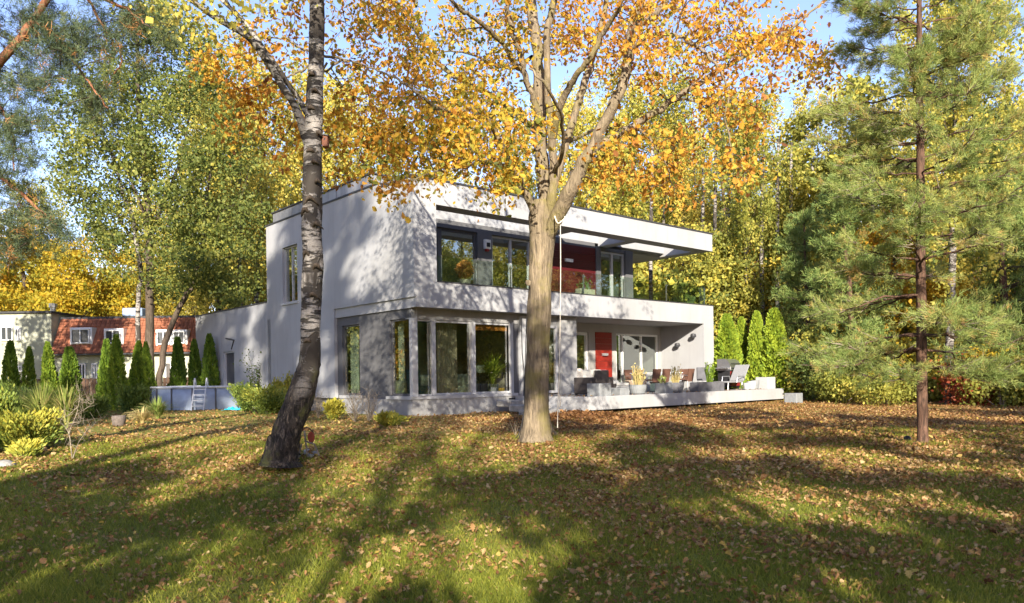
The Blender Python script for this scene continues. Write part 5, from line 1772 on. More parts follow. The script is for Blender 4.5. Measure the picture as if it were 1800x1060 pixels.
# ------------------------------------------------------------------ big green tree left of the house
GD = 37.0
gb = np.array([at(262, 690, GD)[0], GD, float(gz(-18, GD))])
gtree = thing('lime_tree', 'tall many-trunked green tree between the pool and the neighbour houses', 'tree', gb)
gl = [
    ([(264, 700), (264, 640), (263, 560), (264, 480), (262, 420), (258, 350), (250, 260), (245, 180), (242, 100), (240, 40)], (9, 7.5, 7, 7, 6, 5, 4, 3, 1.5)),
    ([(243, 700, -.5), (242, 620, -.5), (243, 540, -.4), (246, 480, -.4), (236, 400, -.3), (215, 330, -.2), (190, 260, 0), (170, 200, 0)], (5, 4.5, 4, 4, 3, 2, 1)),
    ([(279, 700, .4), (284, 640, .3), (298, 580, .2), (318, 535, .1), (338, 500, 0), (352, 450, 0), (360, 380, .2), (370, 300, .4), (380, 220, .6)], (6, 5.5, 5, 4.5, 4, 3, 2, 1)),
    ([(262, 430, 0), (285, 360, .6), (310, 300, 1.2), (330, 220, 1.6), (335, 130, 2)], (4, 3, 2, 1)),
    ([(262, 400, 0), (240, 340, -.8), (215, 290, -1.4), (160, 230, -2)], (3, 2.4, 1.6, 1)),
    ([(263, 470, 0), (220, 400, 1), (180, 350, 1.8), (130, 320, 2.4)], (3, 2.4, 1.6, 1)),
]
sP, sR = [], []
for k, (pts, rad) in enumerate(gl):
    g = Geo()
    P, R = limb(g, L(pts, GD, base=gb), np.array(rad) * GD / F, 26, 8, .04, wob=.03)
    link('trunk' if k < 3 else 'branch', g.mesh('trunk', MT['birch'] if k == 1 else MT['brown_bark'], smooth=True), gtree)
    m = P[:, 2] > 3.5
    sP.append(P[m]); sR.append(R[m])
gt = targets_px([(285, 110, 110, 90, 40, -3, 3), (190, 190, 110, 80, 34, -3.5, 3), (330, 230, 110, 110, 50, -3.5, 3), (250, 330, 150, 90, 50, -4, 3), (160, 310, 80, 70, 20, -3, 3), (380, 350, 85, 120, 46, -3.5, 3), (300, 430, 130, 80, 40, -4, 2),
                 (400, 470, 55, 70, 20, -3, 2), (190, 420, 40, 50, 8, -2, 2), (290, 45, 70, 40, 18, -2, 2), (240, 150, 60, 60, 14, -3, 2), (350, 510, 90, 35, 12, -3, 1), (130, 240, 40, 60, 8, -2, 2)], GD) - gb
tw = Geo()
tq, _ = grow_to(np.concatenate(sP), np.concatenate(sR), gt, tw, .012, .06, 4, 6, .6, rmax=.08, slope=.8)
link('twigs', tw.mesh('twigs', MT['brown_bark']), gtree, kind='stuff')
src = np.concatenate([gt, gt, tq[::3]])
n = 58000; j = rng.integers(0, len(src), n)
sc = rng.uniform(.3, .85, len(src))
P = src[j] + rng.normal(0, 1, (n, 3)) * sc[j][:, None] * np.array([.8, .8, .5])
hx = (P[:, 0] + gb[0]) / GD * F + 900
ct = np.clip(rng.normal(.45, .16, len(src)), .1, .95)
lf = Geo(); leaves(lf, P, .125, QUAD, ct[j] + rng.normal(0, .08, n) + np.where(src[j][:, 2] < 4.5, .25, 0), up=.35)
link('crown', lf.mesh('crown', MT['green_leaf']), gtree, kind='stuff')
rng = np.random.default_rng(25)

# ------------------------------------------------------------------ the wood behind and beside the house
def wood(key, label, px, D, hs=1.0, cat='tree', name='tree', group=None, rz=None):
    x = (px - 900) / F * D
    return place(key, label, x, D, rng.random() * 6.28 if rz is None else rz, hs, name, cat, group)


singles = [
    ('birch_a', 'tall yellow-green birch behind the cream neighbour house', 60, 66, 1.0, 'birch_tree'),
    ('gold_a', 'golden maple rising behind the red tiled row house', 150, 54, .95, 'maple_tree'),
    ('gold_a', 'orange maple behind the left end of the row house', 40, 56, 1.05, 'maple_tree'),
    ('gold_b', 'small golden tree behind the row house roof', 215, 58, 1.1, 'maple_tree'),
    ('birch_b', 'pale yellow birch behind the big green tree', 385, 50, 1.25, 'birch_tree'),
    ('birch_a', 'tall yellow-green birch seen left of the leaning birch', 455, 46, 1.12, 'birch_tree'),
    ('birch_thin', 'slender birch with bare forked white limbs left of the house roof', 432, 41, .95, 'birch_tree'),
    ('birch_c', 'greenish birch directly behind the annex roof', 400, 55, 1.1, 'birch_tree'),
    ('birch_b', 'broad pale yellow birch right of the leaning birch trunk', 590, 50, 1.25, 'birch_tree'),
    ('birch_a', 'yellow birch behind the chimney', 520, 60, 1.15, 'birch_tree'),
    ('birch_c', 'yellow-green birch over the metal parapet', 690, 47, .88, 'birch_tree'),
    ('birch_b', 'weeping yellow birch above the left half of the balcony', 790, 50, .92, 'birch_tree'),
    ('birch_a', 'weeping birch behind the oak trunk', 890, 52, .86, 'birch_tree'),
    ('birch_b', 'bright yellow weeping birch right of the oak trunk', 1010, 47, 1.12, 'birch_tree'),
    ('birch_a', 'large yellow weeping birch above the right balcony roof', 1110, 48, 1.08, 'birch_tree'),
    ('birch_c', 'yellow-green birch above the right end of the roof beam', 1215, 46, .98, 'birch_tree'),
    ('birch_thin', 'thin white birch trunk rising alone right of the house', 1414, 44, 1.02, 'birch_tree'),
    ('birch_c', 'slim green birch with mottled trunk right of the balcony', 1311, 38.5, .78, 'birch_tree'),
    ('birch_thin', 'thin birch trunk seen through the balcony corner glass', 1228, 43, .8, 'birch_tree'),
    ('birch_a', 'tall pale birch with sunlit crown right of the roof', 1290, 56, 1.1, 'birch_tree'),
    ('green_b', 'loose green tree behind the bright conifers', 1370, 40, 1.0, 'tree'),
    ('pine_tall', 'tall red-trunked pine behind the conifer hedge', 1275, 50, .95, 'pine_tree'),
    ('pine_low', 'dark bushy young pine right of the bright conifers', 1425, 33, .92, 'pine_tree'),
    ('pine_low', 'bushy pine left of the lawn pine', 1500, 29.5, 1.0, 'pine_tree'),
    ('pine_low', 'dark pine at the right edge behind the lawn pine', 1770, 27, 1.15, 'pine_tree'),
    ('gold_b', 'small yellow maple behind the lawn pine', 1590, 31, 1.05, 'maple_tree'),
    ('gold_a', 'tall orange maple in the wood right of the house', 1390, 52, .95, 'maple_tree'),
    ('green_a', 'tall green tree right of the thin white birch', 1490, 40, 1.1, 'tree'),
    ('birch_a', 'birch with mottled trunk just right of the lawn pine', 1668, 26, .82, 'birch_tree'),
    ('green_b', 'yellow-green tree at the right edge of the photograph', 1790, 34, 1.25, 'tree'),
    ('gold_b', 'orange-yellow tree low behind the right end of the terrace', 1300, 44, 1.05, 'maple_tree'),
    ('pine_tall', 'tall pine at the top right behind the lawn pine', 1720, 32, 1.0, 'pine_tree'),
    ('pine_tall', 'tall pine behind the cream house, its crown above the far left', -20, 50, 1.0, 'pine_tree'),
    ('birch_b', 'birch behind the lawn pine with pale yellow crown', 1560, 44, 1.0, 'birch_tree'),
]
for key, lab, px, D, s, nm in singles:
    wood(key, lab, px, D, s, {'birch_tree': 'birch', 'pine_tree': 'pine', 'maple_tree': 'maple'}.get(nm, 'tree'), nm)

kinds = ['birch_a', 'birch_b', 'birch_c', 'gold_a', 'green_a', 'birch_a', 'green_a', 'birch_c', 'pine_tall', 'green_b', 'birch_thin']
klab = {'birch': ('yellowing birch among many alike in the deep wood', 'birch', 'birch_tree', 'yellowing birches in the deep wood'),
        'gold': ('golden maple among many alike in the deep wood', 'maple', 'maple_tree', 'golden maples in the deep wood'),
        'green': ('green broadleaf among many alike in the deep wood', 'tree', 'broadleaf_tree', 'green trees in the deep wood'),
        'pine': ('tall pine among many alike in the deep wood', 'pine', 'pine_tree', 'tall pines in the deep wood')}
k = 0
for D, step, hs in ((54, 66, .95), (63, 60, .95), (74, 54, .95)):
    px = 470 + rng.uniform(0, 30)
    while px < 1900:
        key = kinds[int(rng.integers(0, len(kinds)))]
        if 560 < px < 960:
            s = hs * rng.uniform(.75, .95)
        else:
            s = hs * rng.uniform(.85, 1.15)
        if 1430 < px < 1530 or 830 < px < 900:
            s *= .8
        lab, cat, nm, grp = klab[key.split('_')[0]]
        if key == 'gold_b':
            s *= 1.3
        wood(key, lab, px, D + rng.uniform(-3, 3), s, cat, nm, grp)
        px += step * rng.uniform(.7, 1.3)
# left side: a lower, more open edge of trees
for px, D, key, s in ((-60, 72, 'gold_a', 1.0), (10, 76, 'green_a', .9), (90, 80, 'gold_a', 1.0), (130, 74, 'gold_b', 1.5), (185, 70, 'gold_a', .95), (250, 78, 'green_a', 1.05), (300, 72, 'gold_a', 1.1), (340, 64, 'birch_b', 1.0), (420, 74, 'birch_a', 1.2), (470, 66, 'gold_a', 1.0), (270, 60, 'birch_b', .95)):
    lab, cat, nm, grp = klab[key.split('_')[0]]
    wood(key, lab.replace('deep wood', 'wood behind the neighbours'), px, D, s, cat, nm, grp.replace('deep wood', 'wood behind the neighbours'))

# undergrowth: bushes along the wood edge
def bush(r, h, n, mat, tint, tv=.15, size=.08, tmpl=QUAD, stems=9):
    g, s = Geo(), Geo()
    cl = in_ellipsoid(int(26), (0, 0, h * .52), (r * .8, r * .8, h * .46), .3)
    for c in cl[:stems]:
        g_tube(s, smooth_path([[c[0] * .15, c[1] * .15, -.05], [c[0] * .5, c[1] * .5, c[2] * .5], c], 5), [.02, .016, .012, .008, .004], 4, cap=False)
    j = rng.integers(0, len(cl), n)
    P = cl[j] + rng.normal(0, 1, (n, 3)) * np.array([r, r, h * .8]) * .2
    P[:, 2] = np.abs(P[:, 2])
    ct = rng.normal(tint, tv, len(cl))
    leaves(g, P, size, tmpl, ct[j] + rng.normal(0, .08, n), up=.3)
    return [('stems', s.mesh('stems', MT['dead']), 'stuff'), ('foliage', g.mesh('foliage', MT[mat]), 'stuff')]


PROTO['bush_green'] = bush(1.6, 2.6, 5200, 'green_leaf', .7, .2, .13)
PROTO['bush_gold'] = bush(1.5, 2.4, 5200, 'gold_leaf', .25, .3, .11)
PROTO['bush_red'] = bush(.8, 1.3, 2600, 'red_leaf', .5, .2, .09)
PROTO['bush_low'] = bush(1.1, 1.1, 3600, 'birch_leaf', .3, .25, .08)
bs = [('bush_green', 1440, 31.5, 1.0, 'dense green bush right of the grey lawn planter'), ('bush_low', 1480, 29, 1.1, 'low yellow-green bush at the wood edge left of the lawn pine'), ('bush_green', 1530, 30, .95, 'green bush behind the lawn pine branches'),
      ('bush_gold', 1585, 29, .8, 'golden bush just left of the pine trunk'), ('bush_green', 1650, 28.5, 1.0, 'tall green bush right of the pine trunk'), ('bush_red', 1693, 25.5, 1.15, 'red-leaved shrub at the wood edge on the right'),
      ('bush_gold', 1730, 26, .75, 'yellow shrub right of the red-leaved shrub'), ('bush_low', 1760, 24.5, 1.2, 'bright yellow low shrub near the right edge'), ('bush_green', 1800, 27, 1.0, 'green bush at the right edge of the lawn'),
      ('bush_low', 1840, 24, 1.2, 'yellow shrub cut by the right edge'), ('bush_gold', 1500, 35, 1.3, 'tall golden bush deep behind the pines'), ('bush_green', 1400, 37, 1.3, 'tall green bush behind the grey lawn planter'), ('bush_gold', 1450, 40, 1.4, 'orange-yellow bush between the wood trunks'),
      ('bush_green', 1200, 41, 2.2, 'green bush seen through the balcony glass'), ('bush_green', 1140, 42, 2.3, 'tall green bush seen below the roof overhang'), ('bush_gold', 1240, 48, 1.6, 'golden bush beyond the balcony corner'), ('bush_low', 1560, 26, .9, 'low leafy shrub in front of the wood edge'),
      ('bush_gold', 1340, 46, 1.7, 'golden bush above the bright conifers'), ('bush_green', 1620, 34, 1.4, 'broad green bush deep behind the pine trunk')]
for key, px, D, s, lab in bs:
    x = (px - 900) / F * D
    tree_root('shrub', lab, 'shrub', PROTO[key], (x, D, float(gz(x, D))), None, rng.random() * 6.28, s)
for k in range(34):
    px = 1100 + k * 27 + rng.uniform(-10, 10); D = rng.uniform(46, 60)
    x = (px - 900) / F * D
    key = ['bush_green', 'bush_gold', 'bush_low'][int(rng.integers(0, 3))]
    lab, grp = {'bush_green': ('green undergrowth bush among many alike between the trunks', 'green undergrowth bushes'), 'bush_gold': ('golden undergrowth bush among many alike between the trunks', 'golden undergrowth bushes'), 'bush_low': ('yellow undergrowth bush among many alike between the trunks', 'yellow undergrowth bushes')}[key]
    tree_root('shrub', lab, 'shrub', PROTO[key], (x, D, float(gz(x, D))), grp, rng.random() * 6.28, rng.uniform(1.4, 2.1))

for k in range(20):
    px = 1190 + k * 31 + rng.uniform(-12, 12); D = rng.uniform(39, 52)
    key = ['gold_b', 'birch_b', 'green_b', 'gold_b'][k % 4]
    lab, grp, s_ = {'gold_b': ('small golden maple among many alike in the sunny edge of the wood', 'small golden maples in the wood edge', 1.15), 'birch_b': ('low-branched yellow birch among several alike in the wood edge', 'low-branched birches in the wood edge', .62), 'green_b': ('small yellow-green tree among several alike in the wood edge', 'small green trees in the wood edge', .8)}[key]
    wood(key, lab, px, D, s_ * rng.uniform(.85, 1.15), 'maple' if key == 'gold_b' else 'birch' if key == 'birch_b' else 'tree', {'gold_b': 'maple_tree', 'birch_b': 'birch_tree', 'green_b': 'broadleaf_tree'}[key], grp)

# bare trunks deep in the wood
tk = Geo(); limb(tk, [[0, 0, -.2], [.1, 0, 6], [0, .1, 13]], [.15, .13, .09], 10, 7, .04)
tkm = {'pine': tk.mesh('trunk', MT['pine_bark'], True), 'birch': None}
tk2 = Geo(); limb(tk2, [[0, 0, -.2], [-.1, 0, 6], [.1, .1, 13]], [.12, .11, .07], 10, 7, .04); tkm['birch'] = tk2.mesh('trunk', MT['birch'], True)
PROTO['bole_pine'] = [('trunk', tkm['pine'], None)] + [p for p in PROTO['pine_tall'] if p[0] == 'never']
for i in range(16):
    px = [1205, 1262, 1285, 1322, 1345, 1372, 1395, 1432, 1462, 1540, 1575, 1700, 1745, 1150, 1170, 1240][i]
    D = rng.uniform(36, 46); kind = 'birch' if i % 8 != 3 else 'pine'
    x = (px - 900) / F * D
    r = thing('dead_tree' if False else ('birch_tree' if kind == 'birch' else 'pine_tree'), f'bare {"white birch" if kind == "birch" else "reddish pine"} bole among many alike between wood trees', 'birch' if kind == 'birch' else 'pine', (x, D, float(gz(x, D))), 0, f'bare {kind} boles in the wood')
    link('trunk', tkm[kind], r)

# ------------------------------------------------------------------ trees behind and beside the camera: they give the dappled shade
shade = [
    ('shade_a', 'tall open tree behind the photographer, far left', -18.5, -15, 1.0), ('shade_n', 'tall narrow tree behind the photographer, left of centre', -5.6, -14, 1.0), ('shade_n', 'tall narrow tree behind the photographer, left', -12, -16, 1.0),
    ('shade_d', 'spreading golden tree behind the photographer, right of centre', 3.8, -13, .9), ('shade_d', 'spreading golden tree behind the photographer, right', 11.5, -15, .95), ('shade_d', 'spreading golden tree behind the photographer, far right', 17.5, -13, 1.05), ('shade_s', 'small leafy tree behind the photographer, left of centre', -3.9, -7.5, 1.15), ('birch_thin', 'slender birch behind the photographer, left of centre', -2.3, -15, .9),
    ('shade_b', 'tall open tree well behind the photographer, right', 21, -25, 1.0), ('shade_c', 'spreading golden tree behind the photographer, left', -8.6, -10, .62),
    ('birch_thin', 'slender birch standing directly behind the photographer', -.62, -14, (.6, .6, 1.0)), ('shade_s', 'small leafy tree close behind the photographer, left', -4.9, -4.5, 1.0), ('shade_s', 'small leafy tree close behind the photographer, farther left', -7.6, -5.2, 1.0), ('shade_s', 'small leafy tree close behind the photographer, right', 4.2, -4.5, 1.0), ('shade_s', 'small leafy tree behind the photographer, right of centre', 1.5, -6.5, 1.1), ('shade_s', 'small leafy tree close behind the photographer, farther right', 7.4, -6, 1.1), ('shade_s', 'small leafy tree behind the photographer, far right', 11, -6, 1.1),
    ('green_b', 'green tree to the left of the photographer', -11.5, -5, .7),
    ('birch_a', 'birch right of the garden, outside the photograph', 24, 3, .9), ('gold_a', 'golden maple right of the garden', 27, 10, 1.0), ('green_a', 'green tree right of the garden', 30, 16, 1.0), ('birch_b', 'yellow birch right of the garden', 33, 6, 1.0),
    ('gold_a', 'second golden maple right of the garden', 36, 12, 1.1), ('pine_tall', 'tall pine right of the garden', 31, -2, .9), ('green_a', 'green tree far right of the garden', 40, 2, 1.1), ('birch_c', 'birch far right of the garden', 42, 18, 1.1), ('gold_b', 'small golden tree right of the garden', 22, 13, 1.1), ('green_b', 'small green tree right of the garden', 21, 7, .9),
    ('gold_a', 'orange maple left of the garden', -27, 30, 1.1), ('gold_a', 'golden maple far left of the garden', -42, 36, 1.2), ('gold_b', 'small orange maple left of the garden', -26, 24, 1.3), ('birch_a', 'birch left of the garden', -39, 24, 1.0), ('green_a', 'green tree left of the garden', -22, 12, .8),
    ('pine_low', 'bushy pine right of the garden', 19, 17, .9), ('pine_low', 'second bushy pine right of the garden', 23, 18.5, 1.0), ('green_b', 'leafy tree right of the garden', 26, 20, 1.0), ('pine_low', 'bushy pine farther right of the garden', 25, 8, 1.2), ('green_b', 'leafy tree right of the lawn', 28, 13, 1.1), ('gold_b', 'golden tree right of the lawn', 23, -1, 1.2),
]
ring = []
for k in range(16):                                  # the wood closing the garden on the right, mirrored in the front windows
    ring.append((['gold_a', 'birch_b', 'green_a', 'green_b', 'gold_b'][k % 5], 'tree of the closing wood right of the garden', 34 + (k % 4) * 5 + rng.uniform(-1, 1), -16 + k * 2.6, 1.1))
for k in range(12):                                  # and on the left, mirrored in the side windows
    ring.append((['gold_a', 'gold_b', 'green_b', 'birch_b'][k % 4], 'tree of the closing wood left of the garden', -41 - (k % 3) * 5 + rng.uniform(-1, 1), 16 + k * 2.6 + 4, 1.1))
for k in range(14):
    ring.append((['bush_gold', 'bush_green'][k % 2], 'bush of the closing wood right of the garden', 29 + rng.uniform(-1.5, 3), -14 + k * 2.6, 1.7))
for k in range(10):
    ring.append((['bush_gold', 'bush_green'][k % 2], 'bush of the closing wood left of the garden', -37 - rng.uniform(0, 3), 20 + k * 2.4, 1.7))
for key, lab, x, y, s in ring:
    nm = 'shrub' if key.startswith('bush') else 'tree'
    place(key, lab, x, y, rng.random() * 6.28, s, nm, nm, 'wood closing the garden at the side')
rng = np.random.default_rng(SHADE_SEED + 100)
for key, lab, x, y, s in shade:
    place(key, lab, x, y, rng.random() * 6.28, s, 'tree', 'tree')

rng = np.random.default_rng(26)
# ------------------------------------------------------------------ conifers (thuja)
reg('thuja', proto_cone(2.5, .46, 5600, .085, .45), (MT['brown_bark'], MT['thuja']), ('trunk', 'foliage'))
reg('thuja_2', proto_cone(2.5, .46, 4600, .10, .38, 3), (MT['brown_bark'], MT['thuja']), ('trunk', 'foliage'))
reg('thuja_3', proto_cone(2.5, .46, 5000, .085, .6, 7), (MT['brown_bark'], MT['thuja']), ('trunk', 'foliage'))
reg('thuja_big2', proto_cone(3.4, .62, 7000, .10, .72, 6), (MT['brown_bark'], MT['thuja']), ('trunk', 'foliage'))
reg('thuja_big', proto_cone(3.4, .62, 8000, .085, .8, 4), (MT['brown_bark'], MT['thuja']), ('trunk', 'foliage'))


def thuja(px, top, D, wpx, label, key='thuja', group='clipped conifers in the row'):
    h0, r0 = (2.5, .46) if key == 'thuja' else (3.4, .62)
    big = key == 'thuja_big'
    key = [('thuja', 'thuja_2', 'thuja_3'), ('thuja_big', 'thuja_big2')][int(big)][int(rng.integers(0, 2 if big else 3))]
    p = at(px, top, D)
    z0 = float(gz(p[0], D))
    h = p[2] - z0
    w = wpx / F * D / 2 * (1.25 if big else rng.uniform(.9, 1.15))
    r = tree_root('conifer', label, 'conifer', PROTO[key], (p[0], D, z0), group, 0, (w / r0 * 1.05, w / r0 * 1.05, h / h0))
    r.rotation_euler = (rng.normal(0, .025), rng.normal(0, .025), rng.random() * 6)
    return r


for px, top, D, w, lab in ((15, 602, 31, 34, 'dark conifer at the far left before the cream house'), (49, 612, 33, 26, 'slim conifer second from the left'), (88, 604, 32, 32, 'dark conifer before the left end of the row house'), (122, 613, 32, 34, 'dark conifer under the row house window'),
                           (184, 600, 33, 26, 'yellow-green conifer left of the bright tall one'), (205, 592, 31, 34, 'tall bright conifer left of the big green tree'), (236, 602, 33, 26, 'conifer just left of the big green trunks'), (262, 604, 33, 26, 'conifer in front of the big green trunks'),
                           (312, 596, 35.5, 28, 'conifer behind the pool, left of the ladder'), (343, 599, 36, 24, 'conifer behind the pool ladder'), (370, 590, 35, 34, 'conifer against the annex wall, dark with bright edges')):
    thuja(px, top, D, w, lab)
for px, top, D, w, lab in ((1278, 556, 33.5, 46, 'bright lime conifer nearest the white wall'), (1303, 560, 34.5, 34, 'lime conifer second from the house'), (1328, 550, 33.5, 36, 'slim tall lime conifer third from the house'), (1362, 545, 33, 52, 'broadest bright lime conifer at the right end')):
    thuja(px, top, D, w, lab, 'thuja_big', 'bright conifers right of the terrace')

# ------------------------------------------------------------------ shrubs near the house and in the left bed
def juniper(name, label, px, py, wpx, hpx, tint=.5, n=2600, mat='juniper', group=None, dd=0.0):
    p = on_ground(px, py)
    p = p + np.array([0, dd, 0])
    D = float(p[1]); r = wpx / F * D / 2; h = hpx / F * D
    root = thing(name, label, 'shrub', p, 0, group)
    s, g = Geo(), Geo()
    for k in range(14):
        az = rng.random() * 6.283
        e = np.array([math.cos(az) * r * rng.uniform(.5, 1), math.sin(az) * r * rng.uniform(.5, 1), h * rng.uniform(.35, 1)])
        path = smooth_path([[0, 0, 0], e * [.45, .45, .75], e], 8)
        g_tube(s, path, np.linspace(.02, .005, 8), 4, cap=False)
        m = int(n * 1.9) // 14
        t = rng.uniform(.25, 1.05, m)
        b = path[np.clip((t * 7).astype(int), 0, 7)] + rng.normal(0, 1, (m, 3)) * np.array([r * .16, r * .16, h * .10])
        b[:, 2] = np.maximum(b[:, 2], .02)
        d = np.repeat([e / np.linalg.norm(e)], m, 0) + rng.normal(0, .35, (m, 3))
        d /= np.linalg.norm(d, axis=1)[:, None]
        w = np.cross(d, rng.normal(0, 1, (m, 3))); w /= np.linalg.norm(w, axis=1)[:, None]
        Ls = rng.uniform(.03, .065, m)[:, None] * (1 + D / 30)
        v = np.stack([b, b + d * Ls * .6 + w * Ls * .22, b + d * Ls * 1.2, b + d * Ls * .6 - w * Ls * .22], 1).reshape(-1, 3)
        f = (np.arange(m) * 4)[:, None] + np.arange(4)[None]
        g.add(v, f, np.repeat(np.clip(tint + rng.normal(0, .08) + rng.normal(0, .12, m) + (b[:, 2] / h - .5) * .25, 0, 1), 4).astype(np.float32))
    link('stems', s.mesh('stems', MT['dead']), root, kind='stuff')
    link('foliage', g.mesh('foliage', MT[mat]), root, kind='stuff')
    return root


juniper('juniper', 'spreading golden-green juniper left of the birch foot, before the annex', 470, 728, 95, 44, .5, 4200)
juniper('juniper', 'dark green juniper beside the turquoise tarpaulin', 432, 724, 50, 50, .35, 2600)
juniper('juniper', 'upright juniper tinged orange close to the birch trunk', 498, 722, 40, 58, .8, 2600)
juniper('shrub', 'small lime and pink shrub right of the birch trunk', 582, 738, 40, 34, .85, 1900)
juniper('shrub', 'low lime-green shrub below the wide side window', 688, 750, 54, 22, .8, 2400)
juniper('juniper', 'large golden juniper at the lower left corner', 38, 795, 130, 62, .6, 6500)
juniper('juniper', 'bushy green juniper cut by the left edge', -8, 775, 90, 92, .45, 6000)
juniper('juniper', 'small bright juniper sprig at the front of the left bed', 45, 806, 42, 26, .75, 1600)
juniper('shrub', 'green shrub behind the reeds in the left bed', 25, 740, 90, 66, .3, 3600)
juniper('shrub', 'low shrub between the reeds and the round pot', 165, 735, 60, 34, .35, 2200)
juniper('shrub', 'blue-green shrub under the conifers left of the pool', 195, 730, 60, 48, .25, 3000, dd=1.5)
juniper('shrub', 'green shrub against the annex wall beside the grey door', 386, 700, 34, 30, .5, 1500, dd=2.5)
for px, py, w, lab in ((648, 742, 50, 'bare twiggy shrub before the grey side panel'), (625, 742, 40, 'bare shrub right of the small lime shrub'), (560, 735, 40, 'bare dark shrub hidden behind the birch trunk')):
    p = on_ground(px, py); root = thing('bare_shrub', lab, 'shrub', p)
    g = Geo(); r = w / F * p[1] / 2
    for k in range(30):
        az = rng.random() * 6.28
        e = np.array([math.cos(az) * r * rng.uniform(.3, 1.1), math.sin(az) * r * .8, rng.uniform(.3, .95)])
        m_ = e * [.4, .4, .6] + rng.normal(0, .05, 3)
        g_tube(g, smooth_path([[0, 0, 0], m_, e], 6), np.linspace(.009, .003, 6), 3, cap=False)
        for q in range(3):
            s_ = m_ + (e - m_) * rng.random()
            g_tube(g, [s_, s_ + rng.normal(0, .1, 3) + [0, 0, .06]], [.004, .002], 3, cap=False)
    link('stems', g.mesh('stems', MT['dead']), root, kind='stuff')
p = on_ground(425, 722) + np.array([0, 2.0, 0])
root = thing('bush_rose', 'tall thin dark-leaved rose against the annex wall', 'shrub', p)
g, s = Geo(), Geo(); pts_ = []
for k in range(9):
    e = np.array([rng.normal(.1, .35), rng.normal(0, .15), rng.uniform(1.3, 2.6)])
    path = smooth_path([[0, 0, 0], e * [.4, .4, .55] + rng.normal(0, .05, 3), e], 8)
    g_tube(s, path, np.linspace(.012, .004, 8), 4, cap=False); pts_.append(path[3:])
pts_ = np.concatenate(pts_); j = rng.integers(0, len(pts_), 420)
leaves(g, pts_[j] + rng.normal(0, .09, (420, 3)), .075, OVAL, rng.normal(.2, .1, 420))
link('stems', s.mesh('stems', MT['brown_bark']), root, kind='stuff'); link('foliage', g.mesh('foliage', MT['green_leaf']), root, kind='stuff')

blade_plant('reed_clump', 'tall yellow-green reeds with feathery tips in the left bed', 'plant', on_ground(75, 752), 560, 1.35, .028, 'reed', .5, tint=.5, tv=.2)
blade_plant('reed_clump', 'second reed clump leaning right beside the bare shrub', 'plant', on_ground(118, 752), 420, 1.3, .028, 'reed', .6, tint=.55, tv=.2)
blade_plant('reed_clump', 'darker reed clump left of the tall feathery reeds', 'plant', on_ground(38, 748), 320, 1.25, .028, 'reed', .55, tint=.3, tv=.15)
blade_plant('ornamental_grass', 'arching yucca-like grass tuft before the pool', 'plant', on_ground(277, 738), 260, .85, .035, 'reed', .9, tint=.42, tv=.2)
blade_plant('ornamental_grass', 'dry brown grass tuft left of the yucca-like one', 'plant', on_ground(250, 745), 260, .6, .02, 'reed', .9, tint=.95, tv=.1)
pp = on_ground(209, 749)
r = thing('garden_pot', 'round grey-brown garden pot standing in the left bed', 'pot', pp)
g = Geo(); g_lathe(g, [[.12, -.02], [.16, .03], [.18, .2], [.175, .29], [.15, .29], [.14, .24]], 22); link('pot_body', g.mesh('pot_body', plain('brown_clay', (0.13, 0.105, 0.09), .9, vary=.3), smooth=True), r)
g = Geo(); g_lathe(g, [[.001, .25], [.14, .25]], 16, caps=False); link('soil', g.mesh('soil', MT['soil']), r)
# bare young shrub in the left foreground
p = on_ground(128, 808)
bsq = thing('bare_sapling', 'bare forked sapling with pale stems at the edge of the left bed', 'sapling', p)
D_ = float(p[1])
for pts, rad in (([(127, 808), (124, 780), (121, 762), (114, 750), (105, 742)], (3, 2.2, 1.6, 1)), ([(128, 806), (133, 790), (140, 775), (150, 760), (158, 745)], (2.2, 1.6, 1.1, .6)), ([(121, 765), (125, 750), (134, 730), (138, 712), (140, 695), (137, 682)], (2, 1.8, 1.4, .8)),
                 ([(133, 730), (145, 722), (157, 714), (166, 706)], (1.4, 1.1, .6)), ([(137, 715), (120, 730), (110, 735)], (1.2, .9, .5)), ([(127, 748), (140, 743), (142, 735)], (1.2, 1, .6)), ([(148, 765), (160, 750), (178, 735)], (1, .8, .5)), ([(140, 700), (152, 708), (160, 690), (158, 672)], (1, .8, .5))):
    g = Geo(); limb(g, [at(x, y, D_ + rng.normal(0, .04)) - np.array(p) for x, y in pts], np.array(rad) * .45 * D_ / F, 12, 6)
    bp_ = [at(x, y, D_) - np.array(p) for x, y in pts]
    for q in range(9):
        k_ = int(rng.integers(1, len(bp_))); b_ = bp_[k_ - 1] + (bp_[k_] - bp_[k_ - 1]) * rng.random()
        g_tube(g, smooth_path([b_, b_ + rng.normal(0, .05, 3) + [0, 0, .04], b_ + rng.normal(0, .10, 3) + [0, 0, .10]], 5), [.004, .0035, .003, .0025, .0015], 4, cap=False)
    link('branch', g.mesh('branch', MT['dead'], smooth=True), bsq)
for k, (x, y, s) in enumerate(((8, 812, .22), (60, 700, .1))):
    if k == 0:
        me = bpy.data.meshes.new('boulder'); bm = bmesh.new(); bmesh.ops.create_icosphere(bm, subdivisions=3, radius=s)
        for v in bm.verts: v.co *= 1 + .12 * math.sin(v.co.x * 15) * math.cos(v.co.y * 13); v.co.z *= .6
        bm.to_mesh(me); bm.free(); me.materials.append(MT['stone'])
        link('boulder', me, None, on_ground(2, 818, -.05), label='grey boulder at the lower left edge of the bed', category='boulder')

# ------------------------------------------------------------------ lawn
def axis(n, lim, fine):
    t = np.linspace(-1, 1, n)
    return np.sign(t) * (np.abs(t) * fine + (np.abs(t) ** 4) * (lim - fine))


